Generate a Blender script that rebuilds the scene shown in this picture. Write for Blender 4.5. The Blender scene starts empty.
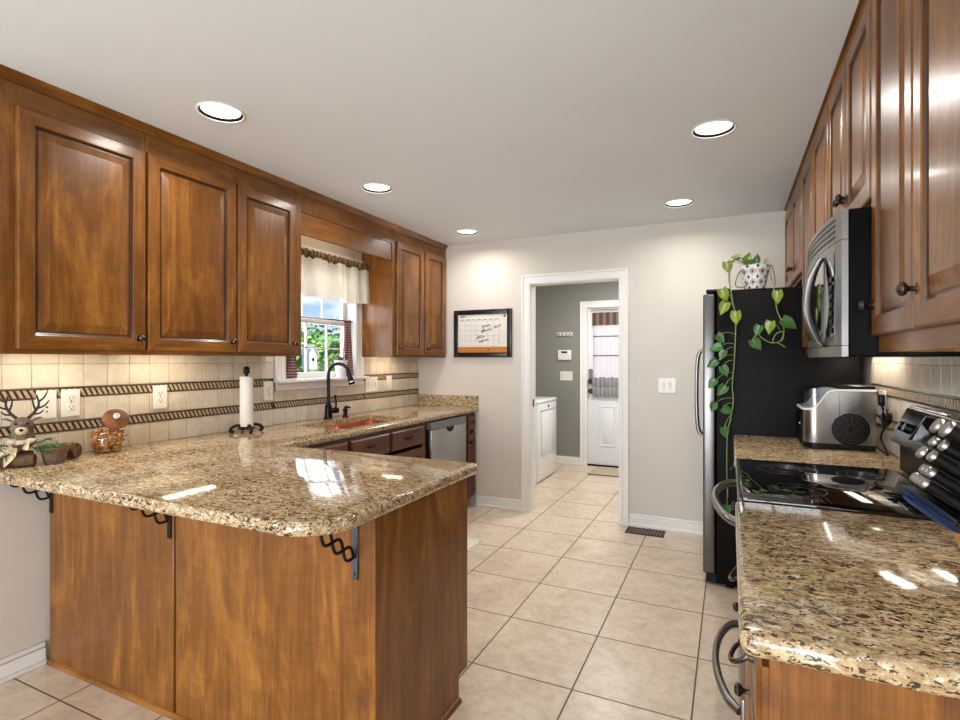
import bpy, bmesh, math, random
from mathutils import Vector, Matrix
random.seed(7)
S = bpy.context.scene
COL = S.collection
PI = math.pi
# ---------------------------------------------------------------- camera
cd_ = bpy.data.cameras.new('camera'); cam = bpy.data.objects.new('camera', cd_); COL.objects.link(cam)
cam.location = (0, 0, 1.35); cam.rotation_euler = (PI/2, 0, math.radians(25.2))
cd_.sensor_width = 36; cd_.lens = 36*531/960; cd_.clip_start = 0.02; cd_.clip_end = 400
S.camera = cam
# ---------------------------------------------------------------- world, sun, exposure
W = bpy.data.worlds.new('sky'); S.world = W; W.use_nodes = True
nt = W.node_tree; N = nt.nodes; L = nt.links
bg = N['Background']
tc = N.new('ShaderNodeTexCoord'); sp = N.new('ShaderNodeSeparateXYZ'); L.new(tc.outputs['Generated'], sp.inputs[0])
rp = N.new('ShaderNodeValToRGB'); L.new(sp.outputs['Z'], rp.inputs[0])
e = rp.color_ramp.elements
e[0].position = 0.0; e[0].color = (.62, .76, .95, 1); e[1].position = .6; e[1].color = (.12, .28, .70, 1)
x = e.new(.12); x.color = (.32, .52, .92, 1)
mp = N.new('ShaderNodeMapping'); mp.inputs['Scale'].default_value = (2.2, 2.2, 7); L.new(tc.outputs['Generated'], mp.inputs[0])
nz = N.new('ShaderNodeTexNoise'); nz.inputs['Scale'].default_value = 2.4; nz.inputs['Detail'].default_value = 6; L.new(mp.outputs[0], nz.inputs[0])
r2 = N.new('ShaderNodeValToRGB'); L.new(nz.outputs[0], r2.inputs[0])
r2.color_ramp.elements[0].position = .5; r2.color_ramp.elements[1].position = .66
mx = N.new('ShaderNodeMix'); mx.data_type = 'RGBA'; L.new(r2.outputs[0], mx.inputs[0]); L.new(rp.outputs[0], mx.inputs[6]); mx.inputs[7].default_value = (1, 1, 1, 1)
L.new(mx.outputs[2], bg.inputs[0]); bg.inputs[1].default_value = 0.9
sd = bpy.data.lights.new('sun', 'SUN'); sd.energy = 6.5; sd.angle = .02; sd.color = (1, .95, .86)
sun = bpy.data.objects.new('sun', sd); COL.objects.link(sun); sun.rotation_euler = Vector((-.45, -.38, -.8)).to_track_quat('-Z', 'Y').to_euler()
def area(name, loc, direction, sx, sy, power, color, spread=PI):
    d = bpy.data.lights.new(name, 'AREA'); d.shape = 'RECTANGLE'; d.size = sx; d.size_y = sy; d.energy = power; d.color = color; d.spread = spread
    o = bpy.data.objects.new(name, d); COL.objects.link(o); o.location = loc
    o.rotation_euler = Vector(direction).to_track_quat('-Z', 'Y').to_euler(); return o
area('rear_daylight_fill', (-1.1, -3.58, 1.15), (0, 1, 0), 3.0, 2.1, 175, (.895, .945, 1))  # unseen lamp added behind the viewer to light the room from the rear
area('daylight_kitchen_window', (-2.99, 3.11, 1.66), (1, 0, 0), .76, .84, 8, (.93, .96, 1))
LAMP_W = 4.6
UNDER_W = 0.8
S.view_settings.view_transform = 'Standard'; S.view_settings.look = 'None'
S.view_settings.exposure = 0.47; S.view_settings.gamma = 1; S.view_settings.use_curve_mapping = False
# ---------------------------------------------------------------- mesh helpers
ORG = {}
def basis(ax):
    ax = Vector(ax).normalized(); t = Vector((0, 0, 1)) if abs(ax.z) < .9 else Vector((1, 0, 0))
    a = ax.cross(t).normalized(); return a, ax.cross(a).normalized(), ax
class MB:
    def __init__(s, M=None): s.v = []; s.f = []; s.m = []; s.mi = 0; s.M = M
    def add(s, vs, fs, mi=None):
        n = len(s.v); s.v += [tuple(p) for p in vs]
        s.f += [tuple(i+n for i in f) for f in fs]; s.m += [s.mi if mi is None else mi]*len(fs); return s
    def box(s, x0, x1, y0, y1, z0, z1, b=0, seg=1, M=None, mi=None):
        if x0 > x1: x0, x1 = x1, x0
        if y0 > y1: y0, y1 = y1, y0
        if z0 > z1: z0, z1 = z1, z0
        vs = [(x0,y0,z0),(x1,y0,z0),(x1,y1,z0),(x0,y1,z0),(x0,y0,z1),(x1,y0,z1),(x1,y1,z1),(x0,y1,z1)]
        fs = [(0,3,2,1),(4,5,6,7),(0,1,5,4),(1,2,6,5),(2,3,7,6),(3,0,4,7)]
        if b > 0:
            b = min(b, .49*min(x1-x0, y1-y0, z1-z0))
            bm = bmesh.new(); bv = [bm.verts.new(v) for v in vs]
            for f in fs: bm.faces.new([bv[i] for i in f])
            bmesh.ops.bevel(bm, geom=list(bm.edges), offset=b, segments=seg, affect='EDGES', profile=.5)
            bm.verts.index_update(); vs = [v.co.copy() for v in bm.verts]; fs = [[v.index for v in f.verts] for f in bm.faces]; bm.free()
        if M is not None: vs = [M @ Vector(v) for v in vs]
        return s.add(vs, fs, mi)
    def tube(s, pts, r, seg=8, closed=False, mi=None, flat=1.0):
        P = [Vector(p) for p in pts]; n = len(P)
        R = r if isinstance(r, (list, tuple)) else [r]*n
        vs = []; fs = []; nrm = None
        for i in range(n):
            if closed: t = P[(i+1) % n]-P[i-1]
            else: t = P[min(i+1, n-1)]-P[max(i-1, 0)]
            t.normalize()
            if nrm is None: nrm = basis(t)[0]
            nrm = nrm-t*nrm.dot(t)
            if nrm.length < 1e-6: nrm = basis(t)[0]
            nrm.normalize(); bn = t.cross(nrm)
            for k in range(seg):
                a = 2*PI*k/seg; vs.append(P[i]+(nrm*math.cos(a)+bn*math.sin(a)*flat)*R[i])
        for i in range(n if closed else n-1):
            for k in range(seg):
                j = (i+1) % n; k2 = (k+1) % seg
                fs.append((i*seg+k, i*seg+k2, j*seg+k2, j*seg+k))
        if not closed: fs.append(tuple(range(seg-1, -1, -1))); fs.append(tuple((n-1)*seg+k for k in range(seg)))
        return s.add(vs, fs, mi)
    def lathe(s, prof, c=(0,0,0), ax=(0,0,1), seg=24, mi=None):
        a, b, n = basis(ax); c = Vector(c); vs = []; fs = []; rows = []
        for (r, h) in prof:
            if r < 1e-5: rows.append([len(vs)]); vs.append(c+n*h)
            else:
                rows.append(list(range(len(vs), len(vs)+seg)))
                for k in range(seg):
                    t = 2*PI*k/seg; vs.append(c+n*h+(a*math.cos(t)+b*math.sin(t))*r)
        for i in range(len(rows)-1):
            A, B = rows[i], rows[i+1]
            for k in range(seg):
                k2 = (k+1) % seg
                if len(A) == 1 and len(B) == 1: break
                if len(A) == 1: fs.append((A[0], B[k2], B[k]))
                elif len(B) == 1: fs.append((A[k], A[k2], B[0]))
                else: fs.append((A[k], A[k2], B[k2], B[k]))
        return s.add(vs, fs, mi)
    def prism(s, poly, P0, P1, mi=None):
        """poly: 2D points; P0, P1 map a 2D point to the two end caps"""
        n = len(poly); vs = [P0(*p) for p in poly]+[P1(*p) for p in poly]
        fs = [(i, (i+1) % n, n+(i+1) % n, n+i) for i in range(n)]+[tuple(range(n-1, -1, -1)), tuple(range(n, 2*n))]
        return s.add(vs, fs, mi)
    def ball(s, c, r, seg=12, ring=8, mi=None, M=None):
        rx, ry, rz = r if isinstance(r, (list, tuple)) else (r, r, r)
        vs = [(0,0,1)]; fs = []
        for i in range(1, ring):
            t = PI*i/ring
            for k in range(seg): p = 2*PI*k/seg; vs.append((math.sin(t)*math.cos(p), math.sin(t)*math.sin(p), math.cos(t)))
        vs.append((0,0,-1)); last = len(vs)-1
        for k in range(seg):
            k2 = (k+1) % seg
            fs.append((0, 1+k, 1+k2)); fs.append((last, last-seg+k2, last-seg+k))
            for i in range(ring-2): fs.append((1+i*seg+k, 1+(i+1)*seg+k, 1+(i+1)*seg+k2, 1+i*seg+k2))
        q = M.to_3x3() if M is not None else None; out = []
        for v in vs:
            w = Vector((v[0]*rx, v[1]*ry, v[2]*rz))
            if q is not None: w = q @ w
            out.append(w+Vector(c))
        return s.add(out, fs, mi)
    def grid(s, rows, mi=None, thick=None):
        """rows of points -> sheet; with thick a closed slab along the sheet normal"""
        n = len(rows); m = len(rows[0]); vs = [Vector(p) for r in rows for p in r]
        fs = [(i*m+j, i*m+j+1, (i+1)*m+j+1, (i+1)*m+j) for i in range(n-1) for j in range(m-1)]
        if thick:
            off = []
            for i in range(n):
                for j in range(m):
                    du = vs[i*m+min(j+1, m-1)]-vs[i*m+max(j-1, 0)]; dv = vs[min(i+1, n-1)*m+j]-vs[max(i-1, 0)*m+j]
                    k = du.cross(dv); k.normalize(); off.append(vs[i*m+j]-k*thick)
            N0 = n*m; fs += [tuple(N0+q for q in reversed(f)) for f in fs]
            vs += off
            bd = [j for j in range(m)]+[i*m+m-1 for i in range(1, n)]+[(n-1)*m+j for j in range(m-2, -1, -1)]+[i*m for i in range(n-2, 0, -1)]
            for a in range(len(bd)):
                p, q = bd[a], bd[(a+1) % len(bd)]; fs.append((q, p, N0+p, N0+q))
        return s.add(vs, fs, mi)
    def build(s, name, mats, parent=None, sharp=38, base=True):
        if not isinstance(mats, (list, tuple)): mats = [mats]
        V = [Vector(v) for v in s.v]
        if s.M is not None: V = [s.M @ v for v in V]
        lo = Vector([min(v[i] for v in V) for i in range(3)]); hi = Vector([max(v[i] for v in V) for i in range(3)])
        c = (lo+hi)/2
        if parent is None and base: c.z = lo.z
        me = bpy.data.meshes.new(name); me.from_pydata([v-c for v in V], [], s.f)
        for m in mats: me.materials.append(m)
        me.polygons.foreach_set('material_index', s.m)
        bm = bmesh.new(); bm.from_mesh(me); bmesh.ops.recalc_face_normals(bm, faces=bm.faces); bm.to_mesh(me); bm.free()
        me.polygons.foreach_set('use_smooth', [True]*len(me.polygons)); me.set_sharp_from_angle(angle=math.radians(sharp)); me.update()
        o = bpy.data.objects.new(name, me); COL.objects.link(o); ORG[o.name] = c
        if parent is not None: o.parent = parent; o.location = c-ORG[parent.name]
        else: o.location = c
        return o
def tag(o, label, cat, group=None):
    o['label'] = label; o['category'] = cat
    if group: o['group'] = group
    return o
def thing(name, label, cat, loc, group=None):
    o = bpy.data.objects.new(name, None); COL.objects.link(o); o.empty_display_size = .1
    o.location = loc; ORG[o.name] = Vector(loc); return tag(o, label, cat, group)
def struct(mb, name, m, sharp=38):
    o = mb.build(name, m, sharp=sharp); o['kind'] = 'structure'; return o
def copy_tree(o, parent=None):
    c = o.copy(); COL.objects.link(c); ORG[c.name] = ORG[o.name]
    if parent is not None: c.parent = parent
    for ch in list(o.children): copy_tree(ch, c)
    return c
def dup(o, delta, label):
    c = copy_tree(o); c.location = o.location+Vector(delta); c['label'] = label; return c
def arc(cx, cy, r, a0, a1, n):
    return [(cx+r*math.cos(math.radians(a0+(a1-a0)*i/n)), cy+r*math.sin(math.radians(a0+(a1-a0)*i/n))) for i in range(n+1)]
def spline(pts, n=6):
    P = [Vector(p) for p in pts]; out = []
    for i in range(len(P)-1):
        p0, p1, p2, p3 = P[max(i-1, 0)], P[i], P[i+1], P[min(i+2, len(P)-1)]
        for k in range(n):
            t = k/n; out.append(.5*((2*p1)+(p2-p0)*t+(2*p0-5*p1+4*p2-p3)*t*t+(3*p1-p0-3*p2+p3)*t**3))
    out.append(P[-1]); return out
def fill_holes(mb, outer, holes, z, mi=None):
    bm = bmesh.new(); es = []
    for loop in [outer]+holes:
        vs = [bm.verts.new((p[0], p[1], z)) for p in loop]
        es += [bm.edges.new((vs[i], vs[(i+1) % len(vs)])) for i in range(len(vs))]
    bmesh.ops.triangle_fill(bm, use_beauty=True, use_dissolve=False, edges=es)
    bm.verts.index_update(); mb.add([v.co.copy() for v in bm.verts], [[v.index for v in f.verts] for f in bm.faces], mi); bm.free()
def offset_poly(poly, d):
    """inset a counter-clockwise polygon by d"""
    n = len(poly); out = []
    for i in range(n):
        p0, p1, p2 = Vector(poly[i-1]), Vector(poly[i]), Vector(poly[(i+1) % n])
        a = (p1-p0).normalized(); b = (p2-p1).normalized(); na = Vector((-a.y, a.x)); nb = Vector((-b.y, b.x))
        k = na+nb; k = k/max(k.dot(k)/2, .2) if k.length > 1e-6 else na
        out.append(tuple(p1+k*d))
    return out
# ---------------------------------------------------------------- materials
def srgb(r, g, b):
    f = lambda c: c/12.92 if c <= .04045 else ((c+.055)/1.055)**2.4
    return (f(r/255), f(g/255), f(b/255), 1)
class NT:
    def __init__(s, name):
        s.m = bpy.data.materials.new(name); s.m.use_nodes = True; s.t = s.m.node_tree; s.n = s.t.nodes; s.l = s.t.links; s.b = s.n['Principled BSDF']
    def node(s, typ, **kw):
        n = s.n.new('ShaderNode'+typ)
        for k, v in kw.items(): setattr(n, k, v)
        return n
    def link(s, a, b): s.l.new(a, b)
    def pos(s, scale=(1,1,1), obj=False, rot=(0,0,0), loc=(0,0,0)):
        g = s.node('TexCoord').outputs['Object'] if obj else s.node('NewGeometry').outputs['Position']
        m = s.node('Mapping'); m.inputs['Scale'].default_value = scale; m.inputs['Rotation'].default_value = rot; m.inputs['Location'].default_value = loc
        s.link(g, m.inputs[0]); return m.outputs[0]
    def noise(s, vec, scale, detail=4, rough=.5, dist=0):
        n = s.node('TexNoise'); n.inputs['Scale'].default_value = scale; n.inputs['Detail'].default_value = detail; n.inputs['Roughness'].default_value = rough; n.inputs['Distortion'].default_value = dist
        s.link(vec, n.inputs['Vector']); return n.outputs[0]
    def ramp(s, fac, stops, interp='LINEAR'):
        r = s.node('ValToRGB'); cr = r.color_ramp; cr.interpolation = interp
        while len(cr.elements) < len(stops): cr.elements.new(.5)
        for e, (p, c) in zip(cr.elements, stops): e.position = p; e.color = c
        s.link(fac, r.inputs[0]); return r.outputs[0]
    def mix(s, fac, a, b, mode='MIX'):
        m = s.node('Mix', data_type='RGBA', blend_type=mode)
        for i, v in ((0, fac), (6, a), (7, b)):
            if hasattr(v, 'links'): s.link(v, m.inputs[i])
            else: m.inputs[i].default_value = v
        return m.outputs[2]
    def math(s, op, a, b=None, c=None):
        m = s.node('Math', operation=op)
        for i, v in enumerate((a, b, c)):
            if v is None: continue
            if hasattr(v, 'links'): s.link(v, m.inputs[i])
            else: m.inputs[i].default_value = v
        return m.outputs[0]
    def bump(s, h, strength, dist=.002):
        b = s.node('Bump'); b.inputs['Strength'].default_value = strength; b.inputs['Distance'].default_value = dist
        s.link(h, b.inputs['Height']); s.link(b.outputs[0], s.b.inputs['Normal'])
    def base(s, c):
        if hasattr(c, 'links'): s.link(c, s.b.inputs['Base Color'])
        else: s.b.inputs['Base Color'].default_value = c
    def set(s, **kw):
        for k, v in kw.items():
            i = s.b.inputs[k.replace('_', ' ')]
            if hasattr(v, 'links'): s.link(v, i)
            else: i.default_value = v
def plain(name, c, rough=.5, metal=0, var=.06, vs=12, bump=0, spec=.5, coat=0, obj=True):
    t = NT(name); v = t.noise(t.pos(obj=obj), vs, 3)
    d = tuple(x*(1-var*2) for x in c[:3])+(1,); l = tuple(min(1, x*(1+var)) for x in c[:3])+(1,)
    t.base(t.ramp(v, [(.3, d), (.7, l)])); t.set(Roughness=rough, Metallic=metal, Specular_IOR_Level=spec, Coat_Weight=coat)
    if bump: t.bump(t.noise(t.pos(obj=obj), vs*14, 3), bump)
    return t.m
def wood(name, axis, dark, mid, light, rough=.32, coat=.1):
    t = NT(name); hi, lo = 26, 1.5
    sc = {'z': (hi, hi, lo), 'y': (hi, lo, hi), 'x': (lo, hi, hi)}[axis]
    bl = {'z': (5, 5, 1.3), 'y': (5, 1.3, 5), 'x': (1.3, 5, 5)}[axis]
    fi = {'z': (240, 240, 9), 'y': (240, 9, 240), 'x': (9, 240, 240)}[axis]
    g = t.noise(t.pos(sc), 1, 5, .55, 1.2)
    b = t.noise(t.pos(bl), 1.1, 4, .6, 1.8)
    f = t.noise(t.pos(fi), 1, 2)
    c1 = t.ramp(g, [(.25, dark), (.5, mid), (.78, light)])
    c2 = t.ramp(b, [(.28, tuple(x*.5 for x in mid[:3])+(1,)), (.52, mid), (.72, tuple(min(1, x*1.25) for x in light[:3])+(1,))])
    rip = {'z': (9, 9, 34), 'y': (9, 34, 9), 'x': (34, 9, 9)}[axis]
    fg = t.ramp(t.noise(t.pos(rip), 1, 4, .6, 1.5), [(.36, (.62, .55, .48, 1)), (.55, (1, 1, 1, 1)), (.75, (1.0, .98, .94, 1))])
    c = t.mix(.58, c1, c2); c = t.mix(.32, c, fg, 'MULTIPLY')
    c = t.mix(.42, c, t.ramp(f, [(.35, (.45, .4, .36, 1)), (.55, (1, 1, 1, 1))]), 'MULTIPLY')
    t.base(c); t.set(Roughness=rough, Coat_Weight=coat, Coat_Roughness=.12, Specular_IOR_Level=.42)
    t.bump(t.math('ADD', g, t.math('MULTIPLY', f, .3)), .08, .001); return t.m
WD, WM_, WL = srgb(68, 37, 11), srgb(128, 79, 28), srgb(170, 116, 50)
wood_v = wood('maple_upright_grain', 'z', WD, WM_, WL)
wood_h = wood('maple_lengthwise_grain', 'y', WD, WM_, WL)
wood_x = wood('maple_crosswise_grain', 'x', WD, WM_, WL)
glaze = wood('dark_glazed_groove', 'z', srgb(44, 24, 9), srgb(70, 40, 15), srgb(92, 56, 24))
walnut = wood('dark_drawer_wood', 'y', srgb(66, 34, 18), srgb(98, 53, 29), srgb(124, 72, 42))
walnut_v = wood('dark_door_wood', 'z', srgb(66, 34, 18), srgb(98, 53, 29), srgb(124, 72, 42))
block_wood = wood('knife_block_wood', 'z', srgb(150, 92, 40), srgb(190, 124, 58), srgb(214, 152, 84))
def granite_mat():
    t = NT('speckled_granite'); p = t.pos((.55, 1, 1))
    def off(k): return t.pos((.55, 1, 1), loc=(k*3.1, k*7.7, k*1.9))
    wide = t.noise(p, 9, 3, .6); base = t.noise(p, 55, 5, .7, .4)
    c = t.ramp(base, [(.30, srgb(124, 100, 70)), (.45, srgb(172, 144, 104)), (.56, srgb(196, 172, 134)), (.70, srgb(218, 204, 178))])
    pale = t.ramp(t.noise(off(2), 70, 4, .65, .5), [(.56, (0,0,0,1)), (.62, (1,1,1,1))]); c = t.mix(t.math('MULTIPLY', pale, .75), c, srgb(228, 216, 194))
    brown = t.ramp(t.noise(off(3), 60, 4, .65, .8), [(.55, (0,0,0,1)), (.62, (1,1,1,1))]); c = t.mix(t.math('MULTIPLY', brown, .6), c, srgb(138, 108, 74))
    thr = t.math('MULTIPLY_ADD', wide, -.16, .664)
    k1 = t.math('GREATER_THAN', t.noise(off(5), 105, 4, .6, .6), thr); k2 = t.math('GREATER_THAN', t.noise(off(7), 190, 3, .6, .5), t.math('ADD', thr, .015))
    c = t.mix(t.math('MULTIPLY', t.math('MAXIMUM', k1, k2), .92), c, srgb(38, 31, 28))
    t.base(c); t.set(Roughness=.065, Coat_Weight=.1, Coat_Roughness=.04); return t.m
granite = granite_mat()
def grid_line(t, coord, start, pitch, half):
    f = t.math('FRACT', t.math('DIVIDE', t.math('SUBTRACT', coord, start), pitch))
    d = t.math('MINIMUM', f, t.math('SUBTRACT', 1.0, f)); return t.math('LESS_THAN', d, half/pitch), t.math('FLOOR', t.math('DIVIDE', t.math('SUBTRACT', coord, start), pitch))
def floor_mat():
    t = NT('beige_floor_tile'); g = t.node('NewGeometry'); s = t.node('SeparateXYZ'); t.link(g.outputs['Position'], s.inputs[0])
    lx, ix = grid_line(t, s.outputs[0], -1.04, .4545, .0034); ly, iy = grid_line(t, s.outputs[1], 2.128, .466, .0034)
    line = t.math('MAXIMUM', lx, ly)
    cv = t.node('CombineXYZ'); t.link(ix, cv.inputs[0]); t.link(iy, cv.inputs[1])
    wn = t.node('TexWhiteNoise'); t.link(cv.outputs[0], wn.inputs[0])
    off = t.node('VectorMath', operation='MULTIPLY_ADD'); t.link(wn.outputs['Color'], off.inputs[0]); off.inputs[1].default_value = (9, 9, 9); t.link(g.outputs['Position'], off.inputs[2])
    a = t.noise(off.outputs[0], 5, 6, .65, .8); b = t.noise(off.outputs[0], 26, 4, .6, .5)
    c = t.ramp(a, [(.28, srgb(184, 160, 134)), (.5, srgb(214, 196, 174)), (.72, srgb(230, 216, 198))])
    c = t.mix(.4, c, t.ramp(b, [(.3, srgb(186, 160, 134)), (.6, srgb(228, 212, 192))]))
    c = t.mix(t.math('MULTIPLY', wn.outputs['Value'], .12), c, srgb(200, 174, 148))
    t.base(t.mix(line, c, srgb(104, 82, 66))); t.set(Roughness=t.math('MULTIPLY_ADD', line, .5, .3))
    t.bump(t.math('SUBTRACT', t.math('MULTIPLY', b, .15), line), .35, .002); return t.m
floor_tile = floor_mat()
def wall_tile_mat():
    t = NT('cream_wall_tile'); g = t.node('NewGeometry'); s = t.node('SeparateXYZ'); t.link(g.outputs['Position'], s.inputs[0])
    _, iy = grid_line(t, s.outputs[1], 1.161, .1045, .001); _, iz = grid_line(t, s.outputs[2], 1.226, .106, .001)
    cv = t.node('CombineXYZ'); t.link(iy, cv.inputs[0]); t.link(iz, cv.inputs[1]); wn = t.node('TexWhiteNoise'); t.link(cv.outputs[0], wn.inputs[0])
    a = t.noise(g.outputs['Position'], 11, 5, .6, .6)
    c = t.ramp(a, [(.3, srgb(206, 194, 176)), (.7, srgb(230, 221, 206))])
    t.base(t.mix(t.math('MULTIPLY', wn.outputs['Value'], .5), c, srgb(206, 188, 164))); t.set(Roughness=.38); t.bump(a, .06); return t.m
wall_tile = wall_tile_mat()
grout = plain('wall_grout', srgb(178, 166, 146), .8, obj=False)
band_dark = plain('rope_band_brown', srgb(62, 43, 32), .45, var=.2, vs=60, obj=False)
band_light = plain('rope_band_cream', srgb(190, 168, 138), .45, var=.15, vs=60, obj=False)
paint = plain('warm_grey_wall_paint', srgb(212, 205, 195), .6, var=.015, vs=3, obj=False)
ceil_paint = plain('ceiling_white', srgb(230, 234, 238), .8, var=.01, vs=2, obj=False)
green_paint = plain('grey_green_wall_paint', srgb(138, 138, 131), .6, var=.02, vs=3, obj=False)
trim_white = plain('white_trim_paint', srgb(236, 234, 230), .35, var=.01, obj=False)
white_pl = plain('white_plastic', srgb(236, 233, 226), .35, var=.01)
white_en = plain('white_enamel', srgb(230, 232, 234), .22, var=.01, coat=.3)
door_paint = plain('white_door_paint', srgb(226, 229, 232), .35, var=.01)
slot_dark = plain('socket_slot', srgb(40, 38, 36), .6)
grey_pl = plain('grey_plastic', srgb(120, 122, 122), .45)
black_pl = plain('black_plastic', srgb(12, 12, 13), .35, var=.1, spec=.2)
black_gl = plain('black_enamel', srgb(6, 6, 6), .3, var=.1, spec=.07)
black_glass = plain('black_glass', srgb(8, 8, 9), .04, var=.05, coat=.5)
iron = plain('black_iron', srgb(20, 18, 18), .5, .4, var=.2, vs=60)
blue_steel = plain('bluish_steel', srgb(84, 94, 104), .35, .8)
bronze = plain('oil_rubbed_bronze', srgb(34, 29, 28), .32, .75, var=.15, vs=40)
pewter = plain('dark_pewter', srgb(92, 84, 78), .24, .95, var=.15, vs=60)
copper = plain('copper', srgb(206, 112, 78), .3, .85, var=.15, vs=25)
chrome = plain('chrome', srgb(200, 200, 202), .14, 1, var=.04)
def steel_mat(name, c, axis):
    t = NT(name); sc = {'z': (300, 300, 3), 'y': (300, 3, 300), 'x': (3, 300, 300)}[axis]
    f = t.noise(t.pos(sc), 1, 2)
    t.base(t.ramp(f, [(.3, tuple(x*.95 for x in c[:3])+(1,)), (.7, c)])); t.set(Metallic=1, Roughness=t.math('MULTIPLY_ADD', f, .03, .27))
    return t.m
steel_v = steel_mat('brushed_steel_upright', srgb(142, 141, 140), 'z')
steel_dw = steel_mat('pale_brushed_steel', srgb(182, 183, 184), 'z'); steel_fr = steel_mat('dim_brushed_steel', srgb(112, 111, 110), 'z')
steel_h = steel_mat('brushed_steel_lengthwise', srgb(142, 141, 140), 'y')
steel_s = steel_mat('smooth_brushed_steel', srgb(170, 166, 160), 'z'); steel_s.node_tree.nodes['Principled BSDF'].inputs['Roughness'].default_value = .2
for l_ in list(steel_s.node_tree.links):
    if l_.to_socket.name == 'Roughness': steel_s.node_tree.links.remove(l_)
def glass_mat(name, tint=(1,1,1,1), alpha=.12, rough=.02):
    t = NT(name); tr = t.node('BsdfTransparent'); tr.inputs[0].default_value = tint; gl = t.node('BsdfGlossy'); gl.inputs['Roughness'].default_value = rough
    fr = t.node('Fresnel'); fr.inputs[0].default_value = 1.45; mxs = t.node('MixShader')
    ad = t.math('MULTIPLY', t.math('ADD', fr.outputs[0], alpha*.3), t.math('SUBTRACT', 1.0, t.node('NewGeometry').outputs['Backfacing']))
    t.link(ad, mxs.inputs[0]); t.link(tr.outputs[0], mxs.inputs[1]); t.link(gl.outputs[0], mxs.inputs[2])
    t.link(mxs.outputs[0], t.n['Material Output'].inputs[0]); return t.m
pane = glass_mat('window_glass', alpha=0)
jar_glass = glass_mat('jar_glass', (.96, .97, .95, 1), .15)
smoke = glass_mat('smoked_clear_plastic', (.50, .56, .64, 1), .25, .12)
def emit(name, c, k):
    t = NT(name); t.set(Emission_Color=c, Emission_Strength=k); t.base(c); return t.m
lens = emit('lit_lamp_lens', srgb(255, 246, 230), 5)
bulb_lit = emit('lit_small_bulb', srgb(255, 226, 176), 14)
def fabric(name, c, trans=.5, scale=500, pat=None):
    t = NT(name); df = t.node('BsdfDiffuse'); tl = t.node('BsdfTranslucent'); mxs = t.node('MixShader'); mxs.inputs[0].default_value = trans
    n = t.noise(t.pos(obj=True), scale, 2); col = t.ramp(n, [(.3, tuple(x*.85 for x in c[:3])+(1,)), (.7, c)])
    if pat: col = pat(t, col)
    t.link(col, df.inputs[0]); t.link(col, tl.inputs[0]); t.link(df.outputs[0], mxs.inputs[1]); t.link(tl.outputs[0], mxs.inputs[2]); t.link(mxs.outputs[0], t.n['Material Output'].inputs[0]); return t.m
def stripes(axis, pitch, duty, c2, k=1.0):
    def f(t, col):
        s = t.node('SeparateXYZ'); t.link(t.node('TexCoord').outputs['Object'], s.inputs[0])
        h = t.math('LESS_THAN', t.math('FRACT', t.math('DIVIDE', s.outputs[axis], pitch)), duty); return t.mix(t.math('MULTIPLY', h, k), col, c2)
    return f
def both(*fs):
    def f(t, col):
        for g in fs: col = g(t, col)
        return col
    return f
valance_cloth = fabric('cream_valance_cloth', srgb(246, 243, 236), .35, pat=stripes(2, .02, .25, srgb(214, 200, 180), .35))
header_cloth = fabric('brown_gathered_header', srgb(158, 136, 106), .15, pat=stripes(1, .022, .5, srgb(84, 64, 48), .8))
gingham = fabric('red_gingham', srgb(214, 200, 196), .3, pat=both(stripes(2, .02, .5, srgb(140, 28, 38), .8), stripes(1, .02, .5, srgb(110, 18, 28), .6)))
shade_cloth = fabric('pale_shade_cloth', srgb(238, 236, 240), .5, pat=stripes(0, .06, .12, srgb(218, 206, 204), .5))
shade_plaid = fabric('brown_plaid_cloth', srgb(150, 130, 118), .2, pat=both(stripes(0, .085, .5, srgb(84, 66, 58), .8), stripes(2, .05, .3, srgb(110, 92, 84), .5)))
shade_grey = fabric('grey_ruffle_cloth', srgb(168, 166, 168), .2, pat=stripes(0, .05, .4, srgb(126, 124, 128), .6))
# ================================================================ the setting
XL, XR, YB, YR, H, YF = -2.77, .69, 4.45, -3.45, 2.44, 6.73
struct(MB().box(XL-.15, XR+.15, YR-.15, YF+.15, -.1, 0), 'floor', floor_tile)
# ceiling with round openings for the recessed lamps
LAMPS = [(-2.024, 1.627), (-2.023, 2.767), (-2.025, 4.044), (-.070, 2.735), (-.320, 3.924)]
HR = .092
m = MB()
outer = [(XL-.15, YR-.15), (XR+.15, YR-.15), (XR+.15, YF+.15), (XL-.15, YF+.15)]
holes = [[(cx+HR*math.cos(2*PI*k/32), cy+HR*math.sin(2*PI*k/32)) for k in range(32)] for cx, cy in LAMPS]
fill_holes(m, outer, holes, H)
m.box(XL-.15, XR+.15, YR-.15, YF+.15, H+.12, H+.2)
for (a, b) in ((0, 1), (1, 2), (2, 3), (3, 0)):
    p, q = outer[a], outer[b]; m.add([(p[0], p[1], H), (q[0], q[1], H), (q[0], q[1], H+.12), (p[0], p[1], H+.12)], [(0, 1, 2, 3)])
struct(m, 'ceiling', ceil_paint)
WY0, WY1, WZ0, WZ1 = 2.72, 3.50, 1.20, 2.09      # kitchen window opening
m = MB()
m.box(XL-.15, XL, YR, WY0, 0, H); m.box(XL-.15, XL, WY1, YF, 0, H); m.box(XL-.15, XL, WY0, WY1, 0, WZ0); m.box(XL-.15, XL, WY0, WY1, WZ1, H)
struct(m, 'wall_left', paint)
struct(MB().box(XR, XR+.15, YR, YF, 0, H), 'wall_right', paint)
DX0, DX1, DZ = -1.612, -.813, 2.036              # doorway opening
m = MB(); m.box(XL, DX0, YB, YB+.12, 0, H); m.box(DX1, XR, YB, YB+.12, 0, H); m.box(DX0, DX1, YB, YB+.12, DZ, H)
struct(m, 'wall_back', paint)
EX0, EX1, EZ = -1.672, -.80, 2.03                # outside door opening in the laundry room
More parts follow.
